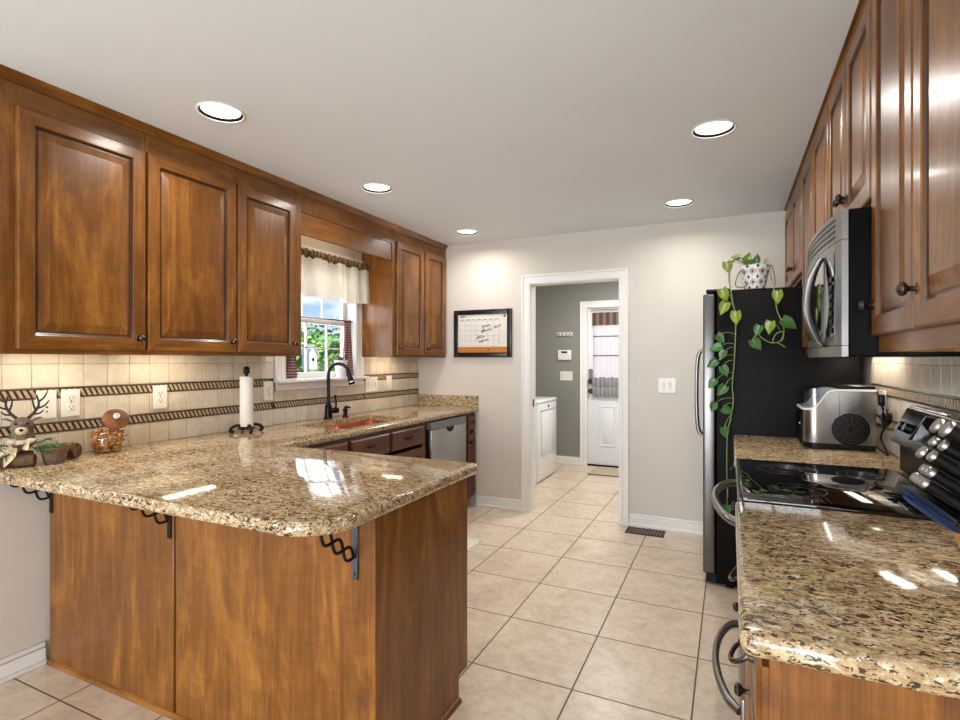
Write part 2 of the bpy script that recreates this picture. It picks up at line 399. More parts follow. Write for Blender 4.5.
m = MB(); m.box(XL, EX0, YF, YF+.12, 0, H); m.box(EX1, XR, YF, YF+.12, 0, H); m.box(EX0, EX1, YF, YF+.12, EZ, H)
struct(m, 'wall_far', green_paint)
PX0, PX1, PZ = -2.6, .4, 2.2                     # unseen opening behind the viewer, added to let in light
m = MB(); m.box(XL, PX0, YR-.15, YR, 0, H); m.box(PX1, XR, YR-.15, YR, 0, H); m.box(PX0, PX1, YR-.15, YR, PZ, H)
struct(m, 'wall_rear', paint)
m = MB()
for xa, xb in ((PX0, PX0+.08), (-1.14, -1.06), (PX1-.08, PX1)): m.box(xa, xb, YR-.1, YR-.04, 0, PZ)
m.box(PX0+.08, PX1-.08, YR-.1, YR-.04, PZ-.08, PZ); m.box(PX0+.08, PX1-.08, YR-.1, YR-.04, 0, .08)
d2 = struct(m, 'door_2', trim_white); MB().box(PX0+.08, PX1-.08, YR-.075, YR-.069, .08, PZ-.08).build('pane', pane, d2)  # unseen glazed frame filling the added rear opening
# doorway casing and jambs
def mitred(m, path_of, prof, closed=False):
    """sweep profile points (offset, height) along path_of(offset, height) -> list of corners, with true mitres"""
    cols = [path_of(o, h) for o, h in prof]; n = len(prof); k = len(cols[0])
    vs = [p for c in cols for p in c]; fs = []
    for i in range(n):
        j = (i+1) % n
        for q in range(k if closed else k-1): fs.append((i*k+q, i*k+(q+1) % k, j*k+(q+1) % k, j*k+q))
    if not closed: fs += [tuple(i*k for i in range(n)), tuple(i*k+k-1 for i in reversed(range(n)))]
    m.add(vs, fs)
def casing_prof(w): return [(-.012, 0), (-.012, .012), (-.008, .015), (w*.22, .016), (w*.27, .010), (w*.74, .013), (w*.78, .020), (w*.97, .023), (w, .020), (w, 0)]
def casing(name, x0, x1, z1, y, w=.092, depth=.12, jamb=.018):
    m = MB(); mitred(m, lambda o, h: [(x0-o, y-h, 0), (x0-o, y-h, z1+o), (x1+o, y-h, z1+o), (x1+o, y-h, 0)], casing_prof(w))
    m.box(x0, x0+jamb, y+.0005, y+depth, 0, z1-jamb); m.box(x1-jamb, x1, y+.0005, y+depth, 0, z1-jamb); m.box(x0, x1, y+.0005, y+depth, z1-jamb, z1)
    return struct(m, name, trim_white)
tr = casing('trim_1', DX0, DX1, DZ, YB, .066)
m = MB(); m.box(DX0+.018, DX0+.021, YB+.045, YB+.075, .93, 1.0, .001); m.build('latch_plate', black_pl, tr)
casing('trim_2', EX0, EX1, EZ, YF, w=.07)
# baseboards
def bboard(name, segs):
    m = MB()
    for (x0, y0, x1, y1, nx, ny) in segs:
        for (h0, h1, t) in ((0, .075, .016), (.075, .098, .011), (0, .022, .026)):
            m.box(min(x0, x1, x0+nx*t, x1+nx*t), max(x0, x1, x0+nx*t, x1+nx*t), min(y0, y1, y0+ny*t, y1+ny*t), max(y0, y1, y0+ny*t, y1+ny*t), h0, h1, .003)
    return struct(m, name, trim_white)
bboard('baseboard_left', [(XL, YR, XL, 1.318, 1, 0)])
bboard('baseboard_back', [(-2.128, YB, DX0-.068, YB, 0, -1), (DX1+.068, YB, -.02, YB, 0, -1)])
bboard('baseboard_far', [(XL, YF, EX0-.072, YF, 0, -1), (EX1+.072, YF, XR, YF, 0, -1)])
# ---------------------------------------------------------------- kitchen window
m = MB(); fx = XL-.005

mitred(m, lambda o, h: [(XL+h, WY0-o, WZ0), (XL+h, WY0-o, WZ1+o), (XL+h, WY1+o, WZ1+o), (XL+h, WY1+o, WZ0)], casing_prof(.08))       # interior casing
for (y0, y1, z0, z1) in ((WY0, WY0+.015, WZ0, WZ1), (WY1-.015, WY1, WZ0, WZ1), (WY0, WY1, WZ0, WZ0+.015), (WY0, WY1, WZ1-.015, WZ1)): m.box(XL-.15, XL, y0, y1, z0, z1)
win = struct(m, 'window_1', trim_white)
m = MB(); m.box(XL-.05, XL+.07, WY0-.095, WY1+.095, 1.195, 1.217, .006, 2); m.box(XL+.001, XL+.02, WY0-.08, WY1+.08, 1.142, 1.196, .004)
m.build('window_sill', trim_white, win)
def sash(name, x, z0, z1, cols, rows):
    y0, y1 = WY0+.016, WY1-.016; w = .042; m = MB()
    m.box(x-.035, x, y0, y0+w, z0, z1, .004); m.box(x-.035, x, y1-w, y1, z0, z1, .004); m.box(x-.035, x, y0+w, y1-w, z0, z0+w, .004); m.box(x-.035, x, y0+w, y1-w, z1-w*.8, z1, .004)
    o = m.build(name, trim_white, win)
    q = MB(); ya, yb, za, zb = y0+w, y1-w, z0+w, z1-w*.8
    for i in range(1, cols): yy = ya+(yb-ya)*i/cols; q.box(x-.028, x-.008, yy-.005, yy+.005, za, zb)
    for i in range(1, rows): zz = za+(zb-za)*i/rows; q.box(x-.028, x-.008, ya, yb, zz-.005, zz+.005)
    q.build('muntin_grid', trim_white, o)
    MB().box(x-.02, x-.016, ya, yb, za, zb).build('pane', pane, o)
sash('lower_sash', XL-.045, 1.217, 1.655, 3, 2); sash('upper_sash', XL-.085, 1.63, 2.073, 3, 2)
# ---------------------------------------------------------------- outside door of the laundry room
yd = YF+.03; m = MB(); gx0, gx1, gz0, gz1 = -1.545, -.93, .96, 1.90
m.box(EX0+.02, gx0, yd, yd+.045, .02, EZ-.02, .002); m.box(gx1, EX1-.02, yd, yd+.045, .02, EZ-.02, .002); m.box(gx0, gx1, yd, yd+.045, .02, gz0); m.box(gx0, gx1, yd, yd+.045, gz1, EZ-.02)
dr = struct(m, 'door_1', door_paint)
for xa in (-1.50, -1.20):                       # two raised panels below the glass
    xb = xa+.2; q = MB(); z0, z1 = .25, .77
    R = [(0, 0), (.006, .008), (.016, .008), (.03, -.001), (.045, .006)]
    rings = [[(xa+i, yd-h-.0005, z0+i), (xb-i, yd-h-.0005, z0+i), (xb-i, yd-h-.0005, z1-i), (xa+i, yd-h-.0005, z1-i)] for i, h in R]
    vs = [p for r in rings for p in r]; fs = [(a*4+k, a*4+(k+1) % 4, a*4+4+(k+1) % 4, a*4+4+k) for a in range(len(R)-1) for k in range(4)]+[tuple(range(len(vs)-4, len(vs)))]
    q.add(vs, fs); q.build('raised_panel', door_paint, dr)
q = MB(); w = .03
q.box(gx0-w, gx0, yd-.012, yd, gz0-w, gz1+w, .004); q.box(gx1, gx1+w, yd-.012, yd, gz0-w, gz1+w, .004); q.box(gx0, gx1, yd-.012, yd, gz0-w, gz0, .004); q.box(gx0, gx1, yd-.012, yd, gz1, gz1+w, .004)
q.build('glass_frame', door_paint, dr)
MB().box(gx0, gx1, yd+.02, yd+.026, gz0, gz1).build('pane', pane, dr)
for z, r in ((1.075, .03), (.955, .028)):
    q = MB(); q.lathe([(0, .062), (r*.7, .06), (r, .05), (r*.9, .036), (r*.4, .028), (r*.4, .01), (r*1.15, .008), (r*1.15, 0)], (-1.612, yd, z), (0, -1, 0), 20); q.build('door_knob', pewter, dr)
q = MB(); q.box(-1.64, -1.585, yd-.006, yd, 1.10, 1.235, .004); q.build('lock_plate', grey_pl, dr)
q = MB(); q.box(EX0+.02, EX1-.02, yd-.02, yd+.045, 0, .02); q.build('threshold', black_pl, dr)
q = MB(); q.tube([(EX0+.07, yd-.03, 1.985), (-.83, yd-.03, 1.985)], .006); q.build('closer_rod', grey_pl, dr)
# ---------------------------------------------------------------- wall tile behind the counters (pattern inside one mesh)
def splash(name, side, y0, y1, openings):
    """side +1: left wall facing +x; -1: right wall facing -x"""
    X = XL if side > 0 else XR; m = MB(); g = .0012; bt = .0022
    m.box(X, X+side*.006, y0, y1, .914, 1.386, mi=1) if not openings else None
    segs = []
    for (a, b, za, zb) in ([(y0, y1, .914, 1.386)] if not openings else openings):
        if openings: m.box(X, X+side*.006, a, b, za, zb, mi=1)
        for (r0, r1) in ((.914, 1.022), (1.070, 1.176), (1.226, 1.332), (1.332, 1.386)):
            lo, hi = max(r0, za), min(r1, zb)
            if hi-lo < .01: continue
            k = math.floor((a-1.161)/.1045)
            while 1.161+k*.1045 < b-.004:
                ya, yb = max(a, 1.161+k*.1045), min(b, 1.161+(k+1)*.1045); k += 1
                if yb-ya < .006: continue
                m.box(X, X+side*.009, ya+g, yb-g, lo+g, hi-g, bt, mi=0)
        for (r0, r1) in ((1.022, 1.070), (1.176, 1.226)):
            lo, hi = max(r0, za), min(r1, zb)
            if hi-lo < .02: continue
            m.box(X, X+side*.010, a, b, r0+.001, r1-.001, .002, mi=2)
            pitch = .0245; yy = a+.006
            while yy+pitch < b:                      # slanted pale lozenges of the rope pattern
                zl, zh = r0+.0085, r1-.0085; wv = .0125; sl = .016
                dy = sl if side > 0 else -sl
                ya = yy if side > 0 else yy+sl
                pl = [(ya+dy, zl), (ya+wv+dy, zl), (ya+wv, zh), (ya, zh)]
                m.prism(pl, lambda p, q: (X+side*.009, p, q), lambda p, q: (X+side*.0125, p, q), mi=3); yy += pitch
            for zz in (r0+.005, r1-.005): m.tube([(X+side*.0105, a, zz), (X+side*.0105, b, zz)], .0028, 6, mi=2)
    return struct(m, name, [wall_tile, grout, band_dark, band_light])
splash('trim_3', 1, .98, YB, [(.98, 2.625, .914, 1.386), (2.625, 3.595, .914, 1.142), (3.595, YB, .914, 1.386)])
splash('trim_4', -1, .93, 3.44, [])
# ---------------------------------------------------------------- outdoors
grass = plain('lawn', srgb(96, 132, 62), .9, var=.25, vs=3, obj=False)
struct(MB().box(-60, -2.93, -30, 60, -.7, -.6), 'ground', grass)
struct(MB().box(-2.9, 6, YF+.15, 40, -.25, -.15), 'patio', plain('patio_concrete', srgb(196, 190, 180), .9, obj=False))
leaf_a = plain('tree_leaves_bright', srgb(140, 182, 92), .7, var=.25, vs=1.5)
leaf_b = plain('tree_leaves_deep', srgb(104, 150, 76), .7, var=.25, vs=1.5)
bark = plain('tree_bark', srgb(92, 74, 58), .9, var=.2)
def tree(x, y, h, r, mat, label):
    t = thing('tree', label, 'tree', (x, y, -.6), 'trees outside the kitchen window')
    m = MB(); m.tube([(x, y, -.6), (x+.06, y, h*.3), (x-.03, y+.08, h*.55)], [.16, .12, .07], 8); m.build('trunk', bark, t)
    rnd = random.Random(int(x*31+y*17)); m = MB(); cz = h*.58
    for i in range(700):
        a = rnd.uniform(0, 2*PI); u = rnd.uniform(-1, 1); q = rnd.uniform(.55, 1)**.6*(1+.18*math.sin(3*a+5*u)); w = math.sqrt(1-u*u)
        c = Vector((x+r*q*w*math.cos(a), y+r*q*w*math.sin(a), cz+h*.44*q*u)); s_ = rnd.uniform(.10, .2)
        n1 = Vector((rnd.gauss(0, 1), rnd.gauss(0, 1), rnd.gauss(0, 1))).normalized(); a1, b1, _ = basis(n1)
        m.add([c-a1*s_, c-b1*s_*.6+n1*s_*.15, c+a1*s_, c+b1*s_*.6+n1*s_*.15], [(0, 1, 2, 3)])
    m.ball((x, y, cz), (r*.72, r*.72, h*.33), 14, 9)
    m.build('crown', mat, t)
tree(-11, 9.6, 2.2, 1.2, leaf_b, 'deep green round tree at the left of the kitchen window view')
tree(-17.2, 17.4, 2.5, 1.6, leaf_a, 'bright green tree in the middle of the kitchen window view')
tree(-10.5, 12.6, 1.4, .8, leaf_a, 'low bright green tree beside the white birdhouse post')
tree(-13, 16.6, 2.3, 1.3, leaf_b, 'deep green tree at the right of the kitchen window view')
tree(-21, 23.0, 3.2, 2.4, leaf_b, 'taller deep green tree farthest behind the others outside')
b = thing('birdhouse', 'white gabled birdhouse on a post outside the kitchen window', 'birdhouse', (-9.3, 9.97, -.6))
bx, by = -9.3, 9.97
m = MB(); m.box(bx-.03, bx+.03, by-.03, by+.03, -.6, 1.12); m.build('post', trim_white, b)
m = MB(); m.box(bx-.12, bx+.12, by-.13, by+.13, 1.12, 1.52, .004); m.prism([(by-.13, 1.52), (by+.13, 1.52), (by, 1.70)], lambda p, q: (bx-.12, p, q), lambda p, q: (bx+.12, p, q)); m.build('box', white_pl, b)
m = MB()
for sg in (-1, 1): m.prism([(by, 1.71), (by, 1.73), (by+sg*.18, 1.49), (by+sg*.18, 1.47)], lambda p, q: (bx-.15, p, q), lambda p, q: (bx+.15, p, q))
m.build('roof', white_pl, b)
m = MB(); m.lathe([(0, .004), (.045, .004), (.045, 0)], (bx+.12, by, 1.36), (1, 0, 0), 16); m.build('entrance_hole', black_pl, b)
# ================================================================ cabinets
def PW(side, xf):      # a point on a front plane facing the room (side +1: left wall, -1: right wall)
    return lambda a, z, n: (xf+side*n, a, z)
def add_rings(m, a0, a1, z0, z1, P, R, mv=0, mh=1, mg=None, gr=(0, 0)):
    vs = []; fs = []; mi = []
    for i, h in R: vs += [P(a0+i, z0+i, h), P(a1-i, z0+i, h), P(a1-i, z1-i, h), P(a0+i, z1-i, h)]
    n = len(R)
    for r in range(n-1):
        for k in range(4):
            m.add([vs[r*4+k], vs[r*4+(k+1) % 4], vs[r*4+4+(k+1) % 4], vs[r*4+4+k]], [(0, 1, 2, 3)], mg if (mg is not None and gr[0] <= R[r][0] and R[r+1][0] <= gr[1]+1e-6) else (mh if (k in (0, 2) and R[r+1][0] < .07) else mv))
    m.add(vs[-4:], [(0, 1, 2, 3)], mv); m.add(vs[:4], [(3, 2, 1, 0)], mv)
RAISED = [(0, 0), (0, .013), (.002, .017), (.006, .019), (.052, .019), (.056, .0165), (.059, .010), (.064, .007), (.069, .0075), (.098, .0155), (.102, .0175), (.106, .0175)]
SMALL = [(0, 0), (0, .013), (.003, .018), (.040, .018), (.043, .010), (.047, .008), (.062, .014), (.064, .015)]
SLAB = [(0, 0), (0, .010), (.004, .012), (.010, .0165), (.013, .018)]
def door(parent, a0, a1, z0, z1, P, R=RAISED, mats=None, name='door'):
    m = MB(); mats = mats or [wood_v, wood_h]
    if R is RAISED and mats[0] is wood_v: add_rings(m, a0, a1, z0, z1, P, R, mg=2, gr=(.056, .069)); mats = mats+[glaze]
    else: add_rings(m, a0, a1, z0, z1, P, R)
    return m.build(name, mats, parent, sharp=25)
KN = [(0, .036), (.008, .0355), (.0135, .032), (.016, .026), (.014, .020), (.008, .016), (.0055, .012), (.006, .004), (.0125, .003), (.014, 0)]
def knob(parent, a, z, P, side, k=1.0, mat=None):
    m = MB(); m.lathe([(r*k, h*k) for r, h in KN], P(a, z, .0175), (side, 0, 0), 18); return m.build('knob', mat or pewter, parent)
def bar_pull(parent, a, z, P, mat=bronze, w=.045):
    m = MB(); m.tube([P(a-w, z, .018), P(a-w, z, .03), P(a-w*.8, z, .04), P(a, z+.001, .044), P(a+w*.8, z, .04), P(a+w, z, .03), P(a+w, z, .018)], [.006, .005, .005, .006, .005, .005, .006], 8); return m.build('pull', mat, parent)
def bail_pull(parent, a, z, P, mat=pewter):
    m = MB()
    for s_ in (-1, 1): m.lathe([(0, .012), (.008, .011), (.011, .004), (.012, 0)], P(a+s_*.042, z, .017), (P(0, 0, 1)[0]-P(0, 0, 0)[0], 0, 0), 14)
    m.tube([P(a-.042, z, .026)]+[P(a+.042*math.cos(t), z-.030*math.sin(t), .027+.030*math.sin(t)) for t in [PI-PI*i/12 for i in range(13)]]+[P(a+.042, z, .026)], .005, 8)
    return m.build('pull', mat, parent)
def carcass(t, side, xw, xf, y0, y1, z0, z1, mats=None, name='body', toe=0, rail=.04, open_top=False, rt=.04, rb=.04, r0=.04, r1=.04):
    m = MB(); P = PW(side, xf); A, B = xw, xf-side*.018
    if open_top:
        for ya in (y0, y1-.016): m.box(A, B, ya, ya+.016, z0, z1-.002)
        m.box(A, B, y0, y1, z0, z0+.016); m.box(A, A+side*.012, y0, y1, z0, z1-.25)
    else: m.box(A, B, y0, y1, z0+(0 if toe else .045), z1)
    if not toe:
        for ya in (y0, y1-.014): m.box(A, B, ya, ya+.014, z0+.001, z0+.045)
    m.box(B, xf, y0, y0+r0, z0, z1, .0006); m.box(B, xf, y1-r1, y1, z0, z1, .0006)
    m.box(B, xf, y0+r0, y1-r1, z0, z0+rb, .0006, mi=1); m.box(B, xf, y0+r0, y1-r1, z1-rt, z1, .0006, mi=1)
    if toe: m.box(A, xf-side*.07, y0, y1, 0, toe, mi=1)
    return m.build(name, mats or [wood_v, wood_h], t)
def upper(label, side, xw, xf, y0, y1, z0, z1, doors, zd0, zd1, zk, group, mats=None):
    t = thing('wall_cabinet', label, 'cabinet', (xw+side*.16, (y0+y1)/2, z0), group)
    P = PW(side, xf); carcass(t, side, xw, xf, y0, y1, z0, z1, mats, rt=z1-zd1+.012, rb=zd0-z0+.012, r0=min(d[0] for d in doors)-y0+.012, r1=y1-max(d[1] for d in doors)+.012)
    for a0, a1, ka in doors:
        d = door(t, a0, a1, zd0, zd1, P); knob(d, ka, zk, P, side)
    return t
LF = -2.455; LG = 'wall cabinets along the window wall'
XW = XL+.0135
upper('left-end wall cabinet with one raised-panel door above the reindeer', 1, XW, LF, 1.026, 1.563, 1.373, 2.40, [(1.073, 1.558, 1.530)], 1.393, 2.316, 1.45, LG)
upper('middle wall cabinet of the three left of the window', 1, XW, LF, 1.565, 2.062, 1.373, 2.40, [(1.572, 2.057, 2.028)], 1.393, 2.316, 1.45, LG)
upper('wall cabinet directly left of the curtained window', 1, XW, LF, 2.064, 2.559, 1.373, 2.40, [(2.072, 2.505, 2.475)], 1.393, 2.316, 1.45, LG)
upper('wall cabinet directly right of the curtained window, its side bare to the light', 1, XW, LF, 3.56, 4.038, 1.373, 2.40, [(3.612, 4.030, 3.642)], 1.393, 2.316, 1.45, LG)
upper('wall cabinet in the back corner above the dishwasher end of the counter', 1, XW, LF, 4.04, 4.447, 1.373, 2.40, [(4.052, 4.420, 4.08)], 1.393, 2.316, 1.45, LG)
m = MB(); m.box(LF-.018, LF, 2.561, 3.558, 2.29, 2.40, .001); m.box(LF-.022, LF-.006, 2.561, 3.558, 2.148, 2.29, .002)
tag(m.build('valance_board', wood_h), 'plain wooden board bridging the two cabinets above the window', 'board')
def crown(name, side, xf, y0, y1, z0=2.40):
    m = MB(); pr = [(-.02, z0), (.006, z0), (.009, z0+.008), (.016, z0+.022), (.024, z0+.032), (.026, H-.0005), (-.02, H-.0005)]
    m.prism(pr, lambda n, z: (xf+side*n, y0, z), lambda n, z: (xf+side*n, y1, z)); return struct(m, name, wood_h)
crown('trim_5', 1, LF, 1.0, YB-.001)
RF = .381; RG = 'wall cabinets on the right'
XQ = XR-.0135
upper('nearest right-hand wall cabinet, two tall doors with knobs over the near granite counter', -1, XQ, RF, 1.08, 1.838, 1.372, 2.425, [(1.085, 1.457, 1.432), (1.463, 1.834, 1.808)], 1.418, 2.398, 1.504, RG)
upper('short wall cabinet directly above the microwave', -1, XQ, RF, 1.842, 2.572, 1.795, 2.425, [(1.846, 2.203, 2.177), (2.209, 2.568, 2.235)], 1.815, 2.398, 1.905, RG)
upper('tall wall cabinet between the microwave and the fridge', -1, XQ, RF, 2.576, 3.440, 1.372, 2.425, [(2.582, 3.005, 2.98), (3.011, 3.434, 3.036)], 1.418, 2.398, 1.504, RG)
upper('short wall cabinet above the refrigerator beside the potted vine', -1, XQ, RF, 3.444, 4.447, 1.83, 2.425, [(3.45, 3.942, 3.915), (3.948, 4.44, 3.975)], 1.85, 2.398, 1.935, RG)
crown('trim_6', -1, RF, 1.06, YB-.001, 2.425)
# ---------------------------------------------------------------- base cabinets of the sink run
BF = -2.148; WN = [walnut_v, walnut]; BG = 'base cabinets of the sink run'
def base_unit(label, side, xw, xf, y0, y1, drawers, doors, group, mats, pull, knobm, pk=1.0, open_top=False):
    t = thing('base_cabinet', label, 'cabinet', (xw+side*.3, (y0+y1)/2, 0), group); P = PW(side, xf)
    carcass(t, side, xw, xf, y0, y1, .10, .872, mats, toe=.10, open_top=open_top)
    for a0, a1 in drawers:
        d = door(t, a0, a1, .708, .846, P, SLAB, [mats[1], mats[1]], 'drawer'); pull(d, (a0+a1)/2, .782, P)
    for a0, a1, ka in doors:
        d = door(t, a0, a1, .125, .682, P, RAISED if a1-a0 > .25 else SMALL, mats); knob(d, ka, .605, P, side, .9, knobm)
    return t
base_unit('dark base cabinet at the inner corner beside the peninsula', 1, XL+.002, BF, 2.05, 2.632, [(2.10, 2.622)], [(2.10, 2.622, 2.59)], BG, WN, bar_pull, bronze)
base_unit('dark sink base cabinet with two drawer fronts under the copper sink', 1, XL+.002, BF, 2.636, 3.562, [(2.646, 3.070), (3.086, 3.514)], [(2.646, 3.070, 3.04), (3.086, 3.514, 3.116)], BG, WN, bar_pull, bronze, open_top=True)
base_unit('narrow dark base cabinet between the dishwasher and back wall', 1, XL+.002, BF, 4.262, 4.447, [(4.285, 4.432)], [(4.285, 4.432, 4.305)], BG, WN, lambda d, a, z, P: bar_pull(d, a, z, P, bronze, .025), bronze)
# dishwasher
t = thing('dishwasher', 'stainless dishwasher with dark control strip under the granite counter', 'dishwasher', (-2.44, 3.912, 0))
y0, y1 = 3.605, 4.215
MB().box(XL+.05, -2.17, 3.567, 4.258, .10, .868, .002).build('body', black_pl, t)
MB().box(-2.169, -2.118, y0, y1, .105, .795, .006, 2).build('door', steel_dw, t)
m = MB(); m.prism([(-2.169, .797), (-2.118, .797), (-2.124, .858), (-2.169, .858)], lambda a, z: (a, y0, z), lambda a, z: (a, y1, z)); m.build('control_strip', grey_pl, t)
m = MB(); yc = (y0+y1)/2+.0
m.prism([(yc-.075, .795)]+[(yc+.075*math.cos(a), .795+.045*math.sin(a)) for a in [PI+PI*i/14 for i in range(15)]][1:-1]+[(yc+.075, .795)], lambda a, z: (-2.1185, a, z), lambda a, z: (-2.1165, a, z)); m.build('pocket_handle', black_pl, t)
m = MB(); m.tube([(-2.115, yc+.072*math.cos(a), .792+.043*math.sin(a)) for a in [PI+PI*i/14 for i in range(15)]], .005, 8); m.build('handle_rim', chrome, t)
MB().box(-2.25, -2.2, y0, y1, .0, .10).build('kick_plate', black_pl, t)
# ---------------------------------------------------------------- peninsula
t = thing('peninsula_cabinet', 'maple peninsula cabinet with plain back panels carrying the granite overhang', 'cabinet', (-1.87, 1.63, 0))
MB().box(XL+.03, -.992, 1.345, 1.935, .10, .872).build('body', wood_v, t)
MB().box(XL+.03, -.992, 1.345, 1.865, 0, .10).build('plinth', wood_x, t)
MB().box(-2.745, -1.906, 1.325, 1.345, .0, .872, .003).build('back_panel', wood_v, t)
MB().box(-1.896, -.992, 1.325, 1.345, .0, .872, .003).build('back_panel', wood_v, t)
m = MB(); m.prism([(1.318, 0), (1.865, 0), (1.865, .10), (1.94, .10), (1.94, .872), (1.318, .872)], lambda a, z: (-.992, a, z), lambda a, z: (-.970, a, z)); m.build('end_panel', wood_v, t)
m = MB(); m.prism([(0, 0), (-.014, 0), (-.013, .008), (-.008, .015), (0, .018)], lambda a, z: (-2.745, 1.325+a, z), lambda a, z: (-.965, 1.325+a, z))
m.prism([(0, 0), (.014, 0), (.013, .008), (.008, .015), (0, .018)], lambda a, z: (-.97+a, 1.311, z), lambda a, z: (-.97+a, 1.865, z)); m.build('shoe_moulding', wood_x, t)
for i in range(3):
    a0 = -2.0+i*.333; d = MB(); P = lambda a, z, n: (a, 1.935+n, z); add_rings(d, a0, a0+.325, .125, .85, P, RAISED); d = d.build('door', [wood_v, wood_h], t, sharp=25)
    m = MB(); m.lathe([(r, h) for r, h in KN], P(a0+.29, .78, .0175), (0, 1, 0), 14); m.build('knob', pewter, d)
# ---------------------------------------------------------------- granite tops
def offset_edges(poly, ds):
    n = len(poly); out = []
    for i in range(n):
        p = Vector(poly[i]); a = (p-Vector(poly[i-1])).normalized(); b = (Vector(poly[(i+1) % n])-p).normalized()
        na, nb = Vector((-a.y, a.x)), Vector((-b.y, b.x)); da, db = ds[i-1], ds[i]; det = na.x*nb.y-na.y*nb.x
        if abs(det) < 1e-4: out.append(tuple(p+nb*db)); continue
        out.append((p.x+(da*nb.y-db*na.y)/det, p.y+(na.x*db-nb.x*da)/det))
    return out
def slab(name, poly, walls, holes=(), z0=.874, z1=.914, parent=None, r=.012):
    """poly counter-clockwise; walls(mid) says whether the edge lies on a wall and stays square"""
    n = len(poly); m = MB(); keep = [0 if walls((Vector(poly[i])+Vector(poly[(i+1) % n]))/2) else 1 for i in range(n)]
    zc = (z0+z1)/2; rings = []
    for k in range(9):
        a = PI/2-PI*k/8; d = r-r*math.cos(a); rings.append((offset_edges(poly, [d*q for q in keep]), zc+(z1-z0)/2*math.sin(a)))
    vs = [(p[0], p[1], z) for R, z in rings for p in R]
    m.add(vs, [(i*n+k, i*n+(k+1) % n, (i+1)*n+(k+1) % n, (i+1)*n+k) for i in range(8) for k in range(n)])
    fill_holes(m, rings[0][0], list(holes), z1); fill_holes(m, rings[-1][0], list(holes), z0)
    for h in holes:
        q = len(h); m.add([(p[0], p[1], z0) for p in h]+[(p[0], p[1], z1) for p in h], [(i, (i+1) % q, q+(i+1) % q, q+i) for i in range(q)])
    bm = bmesh.new(); bv = [bm.verts.new(v) for v in m.v]
    for f in m.f:
        try: bm.faces.new([bv[i] for i in f])
        except ValueError: pass
    bmesh.ops.remove_doubles(bm, verts=bm.verts, dist=1e-5); bm.verts.index_update()
    q = MB(); q.add([v.co.copy() for v in bm.verts], [[v.index for v in f.verts] for f in bm.faces]); bm.free()
    return q.build(name, granite, parent)
SX0, SX1, SY0, SY1 = -2.60, -2.20, 2.66, 3.44
def rrect(x0, x1, y0, y1, r, n=6):
    return arc(x1-r, y1-r, r, 0, 90, n)+arc(x0+r, y1-r, r, 90, 180, n)+arc(x0+r, y0+r, r, 180, 270, n)+arc(x1-r, y0+r, r, 270, 360, n)
poly = [(XL+.0095, 1.058)]+arc(-.952-.16, 1.058+.16, .16, 270, 360, 12)+arc(-.952-.04, 2.035-.04, .04, 0, 90, 6)+[(-2.105, 2.035), (-2.105, YB-.0005), (XL+.0095, YB-.0005)]
t = thing('granite_countertop', 'polished L-shaped granite worktop over the peninsula and sink run', 'countertop', (-1.87, 1.6, .874))
slab('worktop', poly, lambda c: c.x < XL+.02 or c.y > YB-.01, [rrect(SX0, SX1, SY0, SY1, .05)], parent=t)
MB().box(-2.755, -2.108, YB-.021, YB-.001, .9145, 1.016, .003).build('side_splash', granite, t)
poly = arc(.014+.022, .948+.022, .022, 180, 270, 6)+[(XQ, .948), (XQ, 1.834)]+[(.014, 1.834)]
tag(slab('granite_countertop', poly, lambda c: c.x > XQ-.01), 'near granite worktop on the right with the knife block', 'countertop')
poly = [(.016, 2.576), (XQ, 2.576), (XQ, 3.442), (.016, 3.442)]
tag(slab('granite_countertop', poly, lambda c: c.x > XQ-.01 or c.y > 3.43), 'granite worktop between range and fridge carrying the ice maker', 'countertop')
# copper sink
t = thing('kitchen_sink', 'copper double-bowl undermount sink below the window', 'sink', ((SX0+SX1)/2, (SY0+SY1)/2, .70))
def bowl(name, x0, x1, y0, y1, depth):
    m = MB(); R = []
    for ins, z in ((-.012, .872), (0, .872), (.004, .86), (.012, .874-depth+.04), (.03, .874-depth+.008), (.055, .874-depth)): R.append([(p[0], p[1], z) for p in rrect(x0+ins, x1-ins, y0+ins, y1-ins, .05, 5)])
    n = len(R[0]); m.add([p for r in R for p in r], [(i*n+k, i*n+(k+1) % n, (i+1)*n+(k+1) % n, (i+1)*n+k) for i in range(len(R)-1) for k in range(n)]+[tuple((len(R)-1)*n+k for k in range(n))])
    o = m.build(name, copper, t); q = MB(); q.lathe([(0, .003), (.03, .003), (.042, .001), (.042, -.002)], ((x0+x1)/2, (y0+y1)/2, .875-depth), seg=20); q.build('drain', bronze, o)
bowl('bowl', SX0+.003, SX1-.003, SY0+.003, 3.035, .17); bowl('bowl', SX0+.003, SX1-.003, 3.065, SY1-.003, .17)
# ---------------------------------------------------------------- right-hand base cabinets
MW = [wood_v, wood_h]; RB = .058
base_unit('near right base cabinet below the end of the granite worktop', -1, XQ, RB, .974, 1.388, [(.988, 1.375)], [(.988, 1.375, 1.335)], 'base cabinets on the right', MW, bail_pull, pewter)
base_unit('right base cabinet directly before the range', -1, XQ, RB, 1.390, 1.833, [(1.403, 1.82)], [(1.403, 1.82, 1.78)], 'base cabinets on the right', MW, bail_pull, pewter)
base_unit('right base cabinet between the range and fridge', -1, XQ, RB, 2.577, 3.440, [(2.60, 3.0), (3.02, 3.42)], [(2.60, 3.0, 2.97), (3.02, 3.42, 3.05)], 'base cabinets on the right', MW, bail_pull, pewter)
